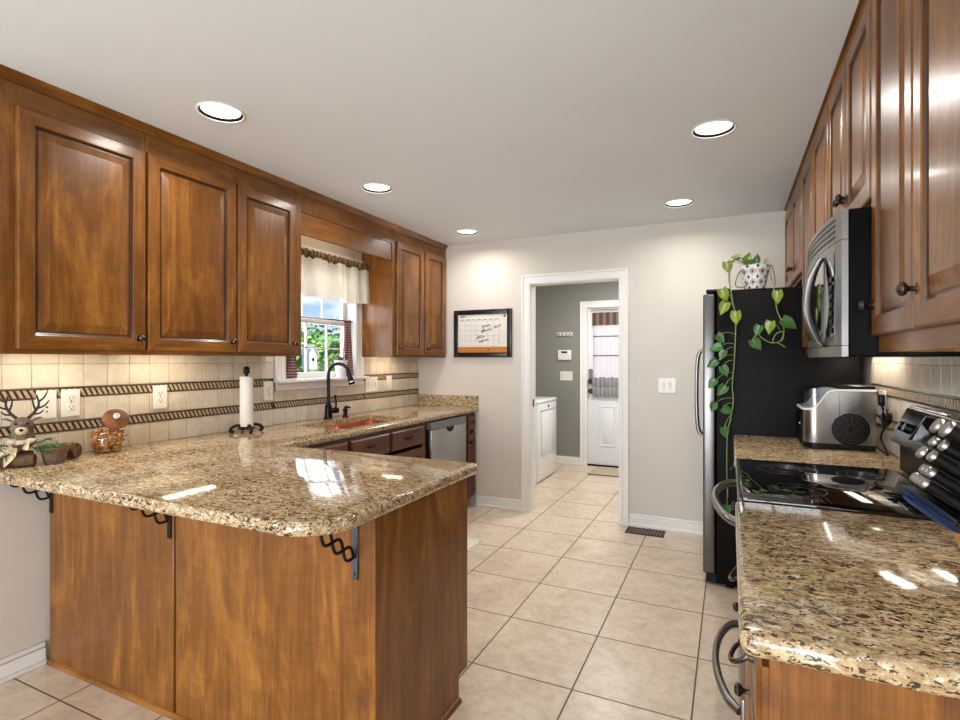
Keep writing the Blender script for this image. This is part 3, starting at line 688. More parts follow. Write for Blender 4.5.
# ---------------------------------------------------------------- range
t = thing('range', 'black and stainless electric range between the right-hand worktops', 'range', (.36, 2.205, 0))
ry0, ry1 = 1.838, 2.572
MB().box(.075, XQ-.02, ry0, ry1, .02, .905, .003).build('body', black_gl, t)
m = MB(); m.box(.035, XQ-.1, ry0, ry1, .906, .922, .004, 2); ck = m.build('cooktop', black_glass, t)
m = MB(); m.box(.022, .036, ry0, ry1, .90, .9225, .003); m.build('front_trim', steel_h, t)
ring_m = plain('printed_burner_ring', srgb(66, 64, 64), .25)
for bx_, by_, br in ((.20, 2.03, .085), (.20, 2.40, .105), (.44, 2.02, .105), (.44, 2.40, .075)):
    m = MB(); m.lathe([(br-.0025, .0), (br-.0025, .0005), (br, .0005), (br, 0)], (bx_, by_, .9221), seg=48)
    m.lathe([(br*.55-.001, .0), (br*.55-.001, .0005), (br*.55+.001, .0005), (br*.55+.001, 0)], (bx_, by_, .9221), seg=40); m.build('burner_ring', ring_m, ck)
def bow(parent, x, z, out, name='handle'):
    m = MB(); a, b = ry0+.055, ry1-.055; pts = []; rr = []
    for i in range(25):
        k = i/24; y = a+(b-a)*k; q = math.sin(PI*k)**.55; pts.append((x-.002-out*q, y, z+.012*q)); rr.append(.012+.003*abs(math.cos(PI*k)))
    m.tube(pts, rr, 10); m.build(name, steel_h, parent)
d = MB().box(.032, .074, ry0+.004, ry1-.004, .30, .895, .006, 2).build('oven_door', steel_h, t)
MB().box(.030, .0335, ry0+.11, ry1-.11, .40, .72, .001).build('window', black_glass, d); bow(d, .031, .825, .080)
d = MB().box(.032, .074, ry0+.004, ry1-.004, .06, .292, .006, 2).build('storage_drawer', steel_h, t); bow(d, .031, .225, .078)
# back control panel, leaning back
m = MB(); pr = [(.655, .924), (.60, .924), (.60, 1.02), (.572, 1.035), (.570, 1.045), (.622, 1.163), (.632, 1.170), (.655, 1.170)]
m.prism(pr, lambda x, z: (x, ry0, z), lambda x, z: (x, ry1, z)); cp = m.build('control_panel', black_gl, t)
def on_panel(u, y, h):       # u 0..1 up the sloped face, h out of it
    nx, nz = -.915, .403; return (.570+.052*u+nx*h, y, 1.045+.118*u+nz*h)
m = MB()
for (u0, u1, ya, yb) in ((.22, .88, 2.08, 2.33),):
    m.add([on_panel(u0, ya, .002), on_panel(u0, yb, .002), on_panel(u1, yb, .002), on_panel(u1, ya, .002)], [(0, 1, 2, 3)])
m.build('display', black_glass, cp)
m = MB(); fr = [on_panel(.15, 2.36, .002), on_panel(.92, 2.325, .002), on_panel(.92, 2.085, .002), on_panel(.15, 2.05, .002)]
m.tube(fr, .0022, 6, closed=True); m.build('display_frame', chrome, cp)
for yy in (1.93, 2.0, 2.41, 2.48):
    m = MB(); c = Vector(on_panel(.45, yy, 0)); n = Vector((-.915, 0, .403)); m.lathe([(0, .022), (.016, .021), (.018, .014), (.02, 0)], c, n, 20); m.build('control_knob', black_pl, cp)
m = MB(); m.box(.631, .656, ry0, ry1, 1.170, 1.175, .002); m.build('top_trim', chrome, cp)
# ---------------------------------------------------------------- microwave
t = thing('microwave', 'stainless over-the-range microwave with curved front and arched handle', 'microwave', (.48, 2.205, 1.357))
def face(y):
    k = (y-2.205)/.363; return .268+.026*k*k
def curved(m, y0, y1, z0, z1, dx=0, back=.31, n=14, mi=None):
    ys = [y0+(y1-y0)*i/n for i in range(n+1)]; pl = [(face(y)+dx, y) for y in ys]+[(back, y1), (back, y0)]
    m.prism(pl, lambda x, y: (x, y, z0), lambda x, y: (x, y, z1), mi)
MB().box(.31, XQ-.02, 1.843, 2.568, 1.36, 1.788, .004).build('body', black_gl, t)
m = MB(); curved(m, 1.843, 2.568, 1.36, 1.392); m.build('bottom_strip', steel_h, t)
m = MB(); curved(m, 1.843, 1.895, 1.394, 1.70); m.build('side_strip', steel_v, t)
m = MB(); curved(m, 1.897, 2.568, 1.394, 1.70); mdoor = m.build('door', steel_v, t)
m = MB(); curved(m, 2.02, 2.52, 1.42, 1.672, -.0015, face(2.2)+.03); m.build('window', black_glass, mdoor)
m = MB(); curved(m, 1.905, 1.985, 1.42, 1.672, -.002, .30); kp = m.build('keypad', black_glass, t)
m = MB()
for i in range(7):
    for j in range(3): m.box(face(1.945)-.0028, face(1.945)-.0012, 1.914+j*.024, 1.930+j*.024, 1.432+i*.026, 1.448+i*.026, .001)
m.build('keys', plain('dark_keys', srgb(52, 52, 54), .4), kp)['kind'] = 'stuff'
m = MB(); curved(m, 1.843, 2.568, 1.702, 1.788); vg = m.build('vent_grille', steel_h, t)
m = MB()
for i in range(4):
    z = 1.715+i*.017; ys = [1.90+(2.545-1.90)*k/14 for k in range(15)]
    m.prism([(face(y)-.0012, y) for y in ys]+[(face(y)+.01, y) for y in reversed(ys)], lambda x, y: (x, y, z), lambda x, y: (x, y, z+.008))
m.build('vent_slots', black_pl, vg)
m = MB(); pts = []; rr = []
for i in range(25):
    k = i/24; q = math.sin(PI*k)**.7; pts.append((face(2.02)-.004-.040*q, 2.02+.02*q, 1.395+.285*k)); rr.append(.011+.008*q)
m.tube(pts, rr, 10, flat=.75)
m.build('handle', steel_v, mdoor)
# ---------------------------------------------------------------- refrigerator
t = thing('refrigerator', 'black side-by-side refrigerator with stainless doors at the end of the right run', 'refrigerator', (.27, 3.9, 0))
MB().box(-.072, XQ-.04, 3.455, 4.35, .02, 1.755, .006, 2).build('body', plain('black_textured_steel', srgb(8, 7, 7), .5, bump=.1, vs=40, spec=.12), t)
for ya, yb, hy in ((3.452, 3.895, 3.865), (3.905, 4.35, 3.94)):
    d = MB().box(-.146, -.078, ya, yb, .075, 1.745, .01, 3).build('door', steel_fr, t)
    m = MB(); m.tube(spline([(-.146, hy, 1.42), (-.185, hy, 1.40), (-.20, hy, 1.32), (-.205, hy, 1.13), (-.20, hy, .94), (-.185, hy, .86), (-.146, hy, .84)], 5), .011, 10); m.build('handle', steel_v, d)
MB().box(-.13, -.0, 3.452, 4.35, 1.756, 1.772, .004).build('hinge_cover', black_pl, t)
MB().box(-.078, XQ-.04, 3.453, 4.352, 1.756, 1.762, .002).build('top_panel', black_pl, t)
MB().box(-.13, .0, 3.47, 4.34, .015, .07, .004).build('kick_grille', black_pl, t)
m = MB()
for yy in (3.5, 4.3): m.lathe([(.025, 0), (.025, .02)], (.0, yy, 0), seg=12)
m.build('foot', black_pl, t)
# ================================================================ lamps
LL = ['recessed ceiling lamp nearest the left-end wall cabinet', 'recessed ceiling lamp in front of the curtained window', 'recessed ceiling lamp by the back wall above the dishwasher',
      'recessed ceiling lamp on the right above the range', 'recessed ceiling lamp on the right near the back wall and fridge', 'recessed ceiling lamp above the near right worktop']
def downlight(i, cx, cy):
    t = thing('recessed_lamp', LL[i], 'ceiling light', (cx, cy, H-.01), 'recessed ceiling lamps')
    m = MB(); m.lathe([(.0905, -.004), (.093, -.006), (.097, -.004), (.099, -.001), (.099, 0), (.0905, 0), (.0905, -.004)], (cx, cy, H-.0005), seg=40); m.build('trim_ring', trim_white, t)
    m = MB(); m.lathe([(.0905, -.0035), (.081, .003), (.081, .012), (.0915, .012), (.0905, -.0035)], (cx, cy, H), seg=40); m.build('baffle', black_pl, t)
    m = MB(); m.lathe([(.0805, .0), (.04, -.003), (0, -.004)], (cx, cy, H+.007), seg=32); m.build('lens', lens, t)
    d = bpy.data.lights.new('downlight', 'AREA'); d.shape = 'DISK'; d.size = .13; d.energy = LAMP_W; d.color = (1, .965, .92); d.spread = math.radians(160)
    o = bpy.data.objects.new('downlight', d); COL.objects.link(o); o.parent = t; o.location = (0, 0, .0115)
for i, (cx, cy) in enumerate(LAMPS): downlight(i, cx, cy)
area('laundry_fill_light', (-1.0, 5.6, 2.42), (0, 0, -1), .5, .5, 30, (1, .98, .95))  # unseen fill lamp added to brighten the laundry room
def under_light(side, y0, y1, label, n, xw, z, off=.16):
    x0 = xw+side*off; t = thing('under_cabinet_light', label, 'under-cabinet light', (x0, (y0+y1)/2, z-.022), 'under-cabinet light bars')
    m = MB(); m.box(x0-.035, x0+.035, y0, y1, z-.016, z, .003); m.build('housing', trim_white, t)
    for k in range(n):
        yy = y0+(y1-y0)*(k+.5)/n; m = MB(); m.lathe([(0, -.006), (.014, -.005), (.02, 0), (0, 0)], (x0, yy, z-.016), seg=16); m.build('bulb', bulb_lit, t)
    d = bpy.data.lights.new('under_glow', 'AREA'); d.shape = 'RECTANGLE'; d.size = .05; d.size_y = (y1-y0); d.energy = UNDER_W*(1.25 if side < 0 else 1); d.color = (1, .84, .62) if side > 0 else (1, .92, .8)
    o = bpy.data.objects.new('under_glow', d); COL.objects.link(o); o.parent = t; o.location = (0, 0, -.003)
under_light(1, 1.12, 1.46, 'light bar under the left-end wall cabinet', 3, XL, 1.417)
under_light(1, 1.65, 1.97, 'light bar under the middle left wall cabinet', 3, XL, 1.417)
under_light(1, 3.7, 3.98, 'light bar under the wall cabinet right of the window', 3, XL, 1.417)
under_light(-1, 1.28, 1.62, 'light bar under the nearest right wall cabinet', 3, XR, 1.416)
under_light(-1, 2.86, 3.42, 'light bar under the wall cabinet above the ice maker', 3, XR, 1.416, .085)
under_light(1, 2.75, 3.35, 'added unseen light bar behind the wooden board above the window', 3, XL, 2.37, .245)  # hidden bar added to brighten the wall and valance over the window
# ================================================================ plates on the walls
def plate(name, label, cat, P, w, h, kind, n=1, group=None):
    """P(a, z, n): point on the wall; a across, z up, n out of it"""
    c = P(0, 0, 0); t = thing(name, label, cat, (c[0], c[1], c[2]-h/2), group)
    def bx(m, a0, a1, z0, z1, n0, n1, b=.001):
        p, q = P(a0, z0, n0), P(a1, z1, n1); m.box(p[0], q[0], p[1], q[1], p[2], q[2], b)
    m = MB(); bx(m, -w/2, w/2, -h/2, h/2, 0, .006, .0025); m.build('cover_plate', white_pl, t)
    if kind == 'outlet':
        for dz in (-.0195, .0195):
            m = MB(); bx(m, -.0165, .0165, dz-.014, dz+.014, .005, .0085, .003); s_ = m.build('socket', white_pl, t)
            m = MB(); bx(m, -.0085, -.006, dz-.002, dz+.008, .0085, .0092, 0); bx(m, .006, .0085, dz-.002, dz+.008, .0085, .0092, 0); bx(m, -.0025, .0025, dz-.010, dz-.005, .0085, .0092, 0); m.build('slots', slot_dark, s_)
        m = MB(); bx(m, -.003, .003, -.003, .003, .006, .0072, .001); m.build('screw', grey_pl, t)
    elif kind == 'switch':
        for i in range(n):
            a = (i-(n-1)/2)*.046; m = MB(); bx(m, a-.008, a+.008, -.018, .018, .0055, .008, .001); bx(m, a-.005, a+.005, -.004, .010, .008, .017, .002); m.build('toggle', white_pl, t); q_ = MB(); bx(q_, a-.0095, a+.0095, -.0195, .0195, .0055, .0064, 0); q_.build('toggle_slot', grey_pl, t)
            m = MB()
            for dz in (-.03, .03): bx(m, a-.003, a+.003, dz-.003, dz+.003, .006, .0072, .001)
            m.build('screws', grey_pl, t)
    elif kind == 'rocker':
        m = MB(); bx(m, -.016, .016, -.033, .033, .0055, .0095, .002); m.build('rocker', white_pl, t)
    elif kind == 'jack':
        m = MB(); bx(m, -.0045, .0045, -.016, -.008, .006, .0075, .001); m.build('jack_hole', slot_dark, t)
        m = MB(); bx(m, -.004, .004, -.036, -.028, .006, .0075, .001); m.build('screw', grey_pl, t)
    return t
PL = lambda y0, z0: (lambda a, z, n: (XL+.0125+n, y0+a, z0+z))
PB = lambda x0, z0: (lambda a, z, n: (x0+a, YB-.0005-n, z0+z))
PF = lambda x0, z0: (lambda a, z, n: (x0+a, YF-.0005-n, z0+z))
PR = lambda y0, z0: (lambda a, z, n: (XR-.0125-n, y0-a, z0+z))
plate('phone_jack', 'white jack plate on the tile behind the reindeer antlers', 'wall plate', PL(1.318, 1.152), .078, .125, 'jack')
plate('power_outlet', 'white outlet left of the glass jar on the tiled wall', 'outlet', PL(1.414, 1.152), .078, .125, 'outlet', group='outlets on the left tile')
plate('power_outlet', 'white outlet between the glass jar and the paper towel', 'outlet', PL(1.839, 1.152), .078, .125, 'outlet', group='outlets on the left tile')
plate('power_outlet', 'white outlet between the paper towel and the window', 'outlet', PL(2.575, 1.146), .078, .125, 'outlet', group='outlets on the left tile')
plate('light_switch', 'white three-toggle switch plate on the tile just right of the window', 'light switch', PL(3.69, 1.143), .165, .125, 'switch', 3)
plate('light_switch', 'white single rocker switch on the tile above the dishwasher', 'light switch', PL(3.95, 1.148), .078, .125, 'rocker')
plate('light_switch', 'white double toggle switch on the back wall between doorway and refrigerator', 'light switch', PB(-.452, 1.147), .132, .118, 'switch', 2)
plate('light_switch', 'white triple switch plate on the grey-green laundry wall', 'light switch', PF(-1.925, 1.142), .165, .118, 'switch', 3)
plate('power_outlet', 'white outlet on the right tile behind the ice maker', 'outlet', PR(3.19, 1.14), .12, .125, 'outlet')
# keypad and hook rail
t = thing('alarm_keypad', 'white alarm keypad on the grey-green laundry wall', 'keypad', (-1.945, YF, 1.350))
MB().box(-2.035, -1.855, YF-.03, YF-.001, 1.350, 1.480, .008, 2).build('housing', white_pl, t)
m = MB(); m.box(-1.985, -1.905, YF-.0315, YF-.029, 1.437, 1.463, .001); m.build('screen', slot_dark, t)
m = MB(); m.box(-2.02, -1.87, YF-.032, YF-.029, 1.36, 1.425, .002); m.build('flap', white_en, t)
t = thing('hook_rail', 'white key hook rail high on the laundry wall', 'hook rail', (-1.945, YF, 1.66))
MB().box(-2.05, -1.84, YF-.018, YF-.001, 1.665, 1.71, .003).build('rail', white_pl, t)
for i in range(4):
    xx = -2.02+i*.05; m = MB(); m.tube([(xx, YF-.018, 1.695), (xx, YF-.035, 1.69), (xx, YF-.04, 1.672), (xx, YF-.05, 1.675)], .004, 8); m.lathe([(0, .003), (.009, .002), (.010, 0)], (xx, YF-.018, 1.69), (0, -1, 0), 12); m.build('hook', slot_dark, t)
# ================================================================ window dressing
t = thing('window_valance', 'cream valance with brown gathered header above the kitchen window', 'curtain', (-2.70, 3.11, 1.79))
def ripple(y, z, k=1.0): a = y*34+1.4*math.sin(y*7.3); return k*(.026*math.sin(a)+.011*math.sin(2*a+.9)+.004*math.sin(y*91+z*3))
rows = []
for i in range(15):
    f = i/14; z = 2.085-f*.285; rows.append([(-2.698+ripple(y, z, .7+.9*f), y, z-(.010*math.sin(y*19+1)+.004*math.sin(y*38))*f) for y in [2.63+.965*j/150 for j in range(151)]])
MB().grid(rows, thick=.002).build('valance_cloth', valance_cloth, t, sharp=80)
m = MB(); rows = []
for i in range(13):
    a = 2*PI*i/12; rows.append([(-2.698+(.020+.006*math.sin(y*150+2*math.sin(y*31)))*math.cos(a), y, 2.105+(.027+.008*math.sin(y*130+1.7*math.sin(y*23)))*math.sin(a)) for y in [2.63+.965*j/220 for j in range(221)]])
MB().grid(rows).build('gathered_header', header_cloth, t, sharp=80)
m = MB(); m.tube([(-2.747, 2.64, 2.10), (-2.70, 2.64, 2.10), (-2.70, 3.585, 2.10), (-2.747, 3.585, 2.10)], .008, 8); m.build('rod', white_pl, t)
t = thing('curtain_rod', 'thin dark cafe rod across the middle of the kitchen window', 'curtain rod', (-2.79, 3.1, 1.65))
m = MB(); m.tube(spline([(-2.812, 2.745, 1.662), (-2.79, 2.75, 1.662), (-2.782, 2.78, 1.662), (-2.782, 3.1, 1.662), (-2.782, 3.43, 1.662), (-2.79, 3.468, 1.662), (-2.812, 3.475, 1.662)], 6), .0055, 8); m.build('rod', pewter, t)
for yy in (2.745, 3.475): m = MB(); m.box(-2.8145, -2.809, yy-.008, yy+.008, 1.647, 1.677, .002); m.build('bracket', pewter, t)
def cafe(y0, y1, label, lean):
    rows = []
    for i in range(19):
        f = i/18; z = 1.655-f*.425; w = .55+.45*f**.7-.18*math.sin(PI*f); yc = (y0+y1)/2+lean*f
        rows.append([(-2.784+.013*math.sin(k*2*PI*6/40+f*2.2)+.004*math.sin(k*1.9), yc+(k/40-.5)*(y1-y0)*w, z+.006*math.sin(k*.8)*f) for k in range(41)])
    o = MB().grid(rows, thick=.002).build('cafe_curtain', gingham, sharp=80); tag(o, label, 'curtain', 'cafe curtains'); return o
cafe(2.735, 2.855, 'red and white cafe curtain at the left edge of the window', .0)
cafe(3.345, 3.472, 'red and white gathered cafe curtain beside the white sill pot', .0)
t = thing('potted_herb', 'white pot with a small dark plant on the window sill', 'potted plant', (-2.735, 3.275, 1.2175))
m = MB(); m.lathe([(0, 0), (.036, 0), (.050, .115), (.052, .13), (.048, .13), (.045, .11), (0, .108)], (-2.735, 3.275, 1.2175), seg=28); m.build('pot', white_en, t)
herb = plain('herb_leaf', srgb(70, 84, 62), .6, var=.2); rnd = random.Random(3)
for i in range(16):
    a = rnd.uniform(0, 2*PI); l = rnd.uniform(.03, .06); m = MB(); b = Vector((-2.735, 3.275, 1.325)); tip = b+Vector((math.cos(a)*l*.6, math.sin(a)*l*.8, .02+l*.7))
    m.tube(spline([b, (b+tip)/2+Vector((0, 0, .008)), tip], 3), [.002, .004, .007, .009, .008, .006, .001], 6, flat=.35); m.build('leaf', herb, t)
# roman shade on the laundry door
t = thing('roman_shade', 'pale roman shade with brown plaid top and grey ruffled hem on the outside door', 'window shade', (-1.25, YF, .88))
sy = YF+.012; sx0, sx1 = -1.585, -.90
MB().box(sx0, sx1, sy-.012, sy-.002, 1.79, 1.952, .003).build('plaid_top', shade_plaid, t)
rows = [[(x, sy-.004+.003*math.sin(x*40+f*3), 1.80-f*.70) for x in [sx0+.015+(sx1-sx0-.015)*k/40 for k in range(41)]] for f in [i/16 for i in range(17)]]
MB().grid(rows, thick=.0015).build('shade_cloth', shade_cloth, t, sharp=80)
for z in (1.65, 1.405): m = MB(); m.box(sx0+.01, sx1, sy-.012, sy-.006, z-.006, z+.006); m.build('batten', shade_plaid, t)
for z0, z1, s_ in ((1.00, 1.13, 1.0), (.88, .995, .6)):
    rows = [[(x, sy-.012-.012*s_*math.sin(PI*f)+.006*s_*math.sin(x*70+2*math.sin(x*17)), z1+(z0-z1)*f+.006*s_*math.sin(x*55)) for x in [sx0+.0+(sx1-sx0)*k/70 for k in range(71)]] for f in [i/8 for i in range(9)]]
    MB().grid(rows, thick=.0015).build('ruffle', shade_grey, t, sharp=80)
# ================================================================ laundry
def machine(label, name, y0, y1, dryer):
    t = thing(name, label, 'washing machine' if not dryer else 'dryer', (-2.2, (y0+y1)/2, 0)); x1 = -1.888; x0 = -2.56
    MB().box(x0, x1, y0, y1, .012, .865, .012, 3).build('body', white_en, t)
    m = MB(); m.box(x0, x1+.006, y0-.001, y1+.001, .866, .905, .016, 3); m.build('top', white_en, t)
    m = MB(); m.prism([(x0-.02, .90), (x0+.14, .90), (x0+.09, 1.06), (x0-.02, 1.08)], lambda x, z: (x, y0+.01, z), lambda x, z: (x, y1-.01, z)); cpn = m.build('console', white_en, t)
    for k in range(3): m = MB(); m.lathe([(0, .028), (.022, .026), (.027, 0)], (x0+.11, y0+.15+k*.19, .985), (.95, 0, .3), 18); m.build('dial', grey_pl, cpn)
    if dryer:
        dd = MB().box(x1-.002, x1+.014, y0+.10, y1-.06, .30, .775, .006, 2).build('door', white_en, t)
        m = MB(); m.box(x1+.001, x1+.004, y0+.07, y1-.03, .778, .786); m.build('seam', grey_pl, t)
        m = MB(); m.lathe([(0, .012), (.014, .010), (.016, 0)], (x1+.0, (y0+y1)/2+.02, .825), (1, 0, 0), 16); m.build('start_button', slot_dark, t)
    else:
        m = MB(); m.box(x0+.18, x1-.06, y0+.06, y1-.06, .905, .918, .008, 2); m.build('lid', white_en, t)
    m = MB()
    for a in (x0+.05, x1-.05):
        for b_ in (y0+.05, y1-.05): m.lathe([(.02, 0), (.02, .013)], (a, b_, 0), seg=10)
    m.build('foot', black_pl, t)
machine('white dryer with square front door in the laundry room', 'dryer', 5.49, 6.18, True)
machine('white washing machine just inside the doorway, ahead of the dryer', 'washing_machine', 4.78, 5.47, False)
mat_m = fabric('beige_mat_weave', srgb(196, 180, 158), 0, 200)
t = thing('door_mat', 'beige mat on the laundry floor before the outside door', 'mat', (-1.2, 6.47, 0))
MB().box(-1.52, -.82, 6.22, 6.66, .0005, .010, .003).build('weave', mat_m, t)
m = MB(); m.box(-1.52, -.82, 6.205, 6.219, .0005, .011, .002); m.build('edging', shade_plaid, t)
# ================================================================ floor register and sink rug
t = thing('floor_register', 'dark metal floor register below the light switch on the back wall', 'floor register', (-.6, 4.315, 0))
m = MB(); x0, x1, y0, y1 = -.745, -.455, 4.235, 4.395
for a in ((x0, x1, y0, y0+.016), (x0, x1, y1-.016, y1), (x0, x0+.018, y0, y1), (x1-.018, x1, y0, y1)): m.box(*a, .0005, .006, .002)
m.build('frame', bronze, t)
m = MB(); m.box(x0+.01, x1-.01, y0+.01, y1-.01, .0003, .0015); m.build('dark_recess', slot_dark, t)
m = MB()
for k in range(11):
    xx = x0+.026+k*.0228
    for ya, yb in ((y0+.014, (y0+y1)/2-.004), ((y0+y1)/2+.004, y1-.014)): m.box(xx, xx+.0095, ya, yb, .001, .0065)
m.box(x0+.01, x1-.01, (y0+y1)/2-.004, (y0+y1)/2+.004, .001, .0055); m.build('grille', plain('worn_register_metal', srgb(120, 108, 96), .45, .3), t)
lace = fabric('cream_lace_weave', srgb(226, 220, 208), 0, 120)
t = thing('sink_rug', 'pale lace-edged rug on the floor in front of the sink', 'rug', (-1.86, 3.1, 0))
MB().box(-2.05, -1.69, 2.62, 3.58, .0005, .008, .003).build('weave', lace, t)
m = MB(); e_ = []
for k in range(60): yy = 2.62+.96*k/59; e_.append((-1.672+.012*math.sin(k*1.4), yy))
m.prism([(-1.69, 2.62)]+e_+[(-1.69, 3.58)], lambda x, y: (x, y, .0006), lambda x, y: (x, y, .006))
m.prism([(-2.05, 3.58)]+[(-2.05+.37*k/24, 3.595+.012*math.sin(k*1.5)) for k in range(25)]+[(-1.68, 3.58)], lambda x, y: (x, y, .0006), lambda x, y: (x, y, .006)); m.build('lace_edge', lace, t)
# ================================================================ framed calendar board
t = thing('calendar_board', 'black-framed whiteboard calendar with a cork strip on the back wall', 'calendar board', (-2.065, YB, 1.375))
x0, x1, z0, z1 = -2.357, -1.772, 1.375, 1.814; w = .044
m = MB()
for a in ((x0, x0+w, z0, z1), (x1-w, x1, z0, z1), (x0+w, x1-w, z0, z0+w), (x0+w, x1-w, z1-w, z1)): m.box(a[0], a[1], YB-.026, YB-.001, a[2], a[3], .004, 2)
m.build('frame', plain('black_frame_wood', srgb(24, 22, 22), .3), t)
bx0, bx1, bz0, bz1 = x0+w, x1-w, z0+w, z1-w; zc_ = bz0+.052
b_ = MB().box(bx0, bx1, YB-.016, YB-.001, zc_, bz1).build('whiteboard', plain('whiteboard', srgb(226, 222, 214), .12, var=.01), t)
MB().box(bx0, bx1, YB-.018, YB-.001, bz0, zc_, .001).build('cork_strip', plain('cork', srgb(196, 122, 44), .8, var=.15, vs=120), t)
m = MB(); m.lathe([(0, .012), (.006, .010), (.004, .002), (.007, 0)], (bx0+.315, YB-.018, (bz0+zc_)/2), (0, -1, 0), 10); m.build('pin', slot_dark, t)
line_m = plain('calendar_rule', srgb(158, 156, 152), .5)
m = MB(); gx0_, gx1_, gz0_, gz1_ = bx0+.015, bx1-.075, zc_+.012, bz1-.055; ny = YB-.0163
for i in range(8): xx = gx0_+(gx1_-gx0_)*i/7; m.box(xx-.0011, xx+.0011, ny-.0002, ny, gz0_, gz1_)
for i in range(6): zz = gz0_+(gz1_-gz0_)*i/5; m.box(gx0_, gx1_, ny-.0002, ny, zz-.0011, zz+.0011)
m.build('calendar_grid', line_m, b_)
ink = plain('black_marker', srgb(40, 40, 42), .5)
m = MB(); m.box(bx0+.02, bx0+.07, ny-.0002, ny, bz1-.022, bz1-.014)
for i in range(7): xx = gx0_+(gx1_-gx0_)*(i+.5)/7; m.box(xx-.017, xx+.017, ny-.0002, ny, gz1_+.006, gz1_+.011)
m.box(bx1-.035, bx1-.015, ny-.0002, ny, bz1-.03, bz1-.012); m.build('heading', ink, b_)
def scrawl(x, z, w, h, n, seed, slope=.28):
    r = random.Random(seed); p = [(x+w*i/n+r.uniform(-.3, .3)*w/n, ny-.0012, z+w*i/n*slope+(h*r.uniform(.35, 1) if i % 2 else -h*r.uniform(0, .3))) for i in range(n+1)]
    m.tube(spline(p, 4), .0016, 5)
m = MB(); ox, oz = bx0+.24, zc_+.205
for a in ((.005, -.03, .05, .02, 7, 1), (.06, -.015, .03, .016, 5, 2), (.0, -.075, .045, .03, 7, 3), (.05, -.06, .055, .018, 9, 4), (.13, -.035, .065, .02, 9, 5), (-.05, -.13, .05, .024, 7, 6), (.005, -.12, .035, .016, 6, 7), (-.02, -.165, .03, .02, 5, 8), (.015, -.155, .06, .018, 8, 9)): scrawl(ox+a[0], oz+a[1], a[2], a[3], a[4], a[5])
m.tube([(ox+.012, ny-.0012, oz-.075), (ox+.03, ny-.0012, oz-.03)], .0022, 5); m.build('handwriting', ink, b_)
# ================================================================ faucet, soap, paper towel
fx, fy = -2.685, 3.075
t = thing('kitchen_faucet', 'dark bronze gooseneck pull-down faucet at the copper sink', 'faucet', (fx, fy, .914))
m = MB(); m.lathe([(0, 0), (.036, 0), (.036, .006), (.030, .012), (.027, .05), (.025, .095), (.018, .11), (.0155, .12)], (fx, fy, .9145), seg=24); m.build('base', bronze, t)
hd = Vector((.88, .47, 0)); hd.normalize()                    # the spout swings a little towards the peninsula
R = .074; pts = [Vector((fx, fy, z)) for z in (1.02, 1.10, 1.18, 1.24)]+[Vector((fx, fy, 1.245))+hd*(R-R*math.cos(a))+Vector((0, 0, R*math.sin(a)*1.05)) for a in [PI*i/14 for i in range(1, 13)]]
m = MB(); m.tube(pts, .0125, 14); m.build('gooseneck', bronze, t)
e0 = pts[-1]; dv = (pts[-1]-pts[-2]).normalized(); dv = (dv+Vector((0, 0, -.9))+hd*.0).normalized()
m = MB(); m.tube([e0-dv*.01, e0+dv*.012, e0+dv*.06, e0+dv*.108, e0+dv*.114], [.0135, .0165, .019, .024, .021], 16); m.build('spray_head', bronze, t)
m = MB(); m.tube([e0+dv*.088, e0+dv*.096], [.0228, .0236], 16); m.build('silver_collar', chrome, t)['label'] = 'silver collar'
sd_ = Vector((.5, .87, 0)).normalized(); hb = Vector((fx, fy, .975))
m = MB(); m.tube([hb, hb+sd_*.03, hb+sd_*.075], [.02, .022, .02], 14); m.tube(spline([hb+sd_*.055+Vector((0, 0, .015)), hb+sd_*.058+Vector((0, 0, .06)), hb+sd_*.05+Vector((0, 0, .115))], 4), [.009, .008, .007, .007, .0065, .0065, .007, .008, .009], 10); m.build('lever_handle', bronze, t)
t = thing('soap_pump', 'short dark soap pump on the counter right of the faucet', 'soap dispenser', (-2.66, 3.235, .914))
m = MB(); m.lathe([(0, 0), (.024, 0), (.024, .008), (.017, .014), (.016, .045), (.02, .05), (.02, .062), (0, .066)], (-2.66, 3.235, .9145), seg=20); m.build('collar', bronze, t)
m = MB(); m.tube([(-2.66, 3.235, .975), (-2.66, 3.235, .988), (-2.655, 3.235, .993), (-2.605, 3.225, .99)], [.010, .010, .009, .006], 10); m.build('nozzle', bronze, t)
px, py = -2.645, 2.305
t = thing('paper_towel_holder', 'dark iron paper towel stand with curled feet left of the window', 'paper towel holder', (px, py, .914))
m = MB(); m.tube([(px, py, .935), (px, py, 1.27)], .008, 10); m.lathe([(.008, 0), (.016, .006), (.02, .016), (.016, .03), (.019, .036), (.014, .046), (0, .05)], (px, py, 1.262), seg=16); m.build('post', iron, t)
for k in range(4):
    a = PI/4+k*PI/2+.35; u = Vector((math.cos(a), math.sin(a), 0)); m = MB(); b0 = Vector((px, py, 0))
    m.tube(spline([b0+u*.015+Vector((0, 0, .942)), b0+u*.05+Vector((0, 0, .958)), b0+u*.085+Vector((0, 0, .945)), b0+u*.092+Vector((0, 0, .926)), b0+u*.075+Vector((0, 0, .922))], 5), .009, 8); m.build('foot', iron, t)
m = MB(); m.lathe([(0, .02), (.05, .02), (.052, .026), (.03, .032), (.012, .034)], (px, py, .915), seg=20); m.build('base_plate', iron, t)
m = MB(); m.lathe([(.009, .95), (.038, .95), (.0385, .953), (.0385, 1.247), (.038, 1.25), (.009, 1.25), (.009, .95)], (px, py, 0), seg=32)
tag(m.build('paper_towel_roll', plain('paper_towel', srgb(240, 236, 228), .9, var=.02, vs=90, bump=.2)), 'slim roll of white paper towel on the dark stand', 'paper towel')
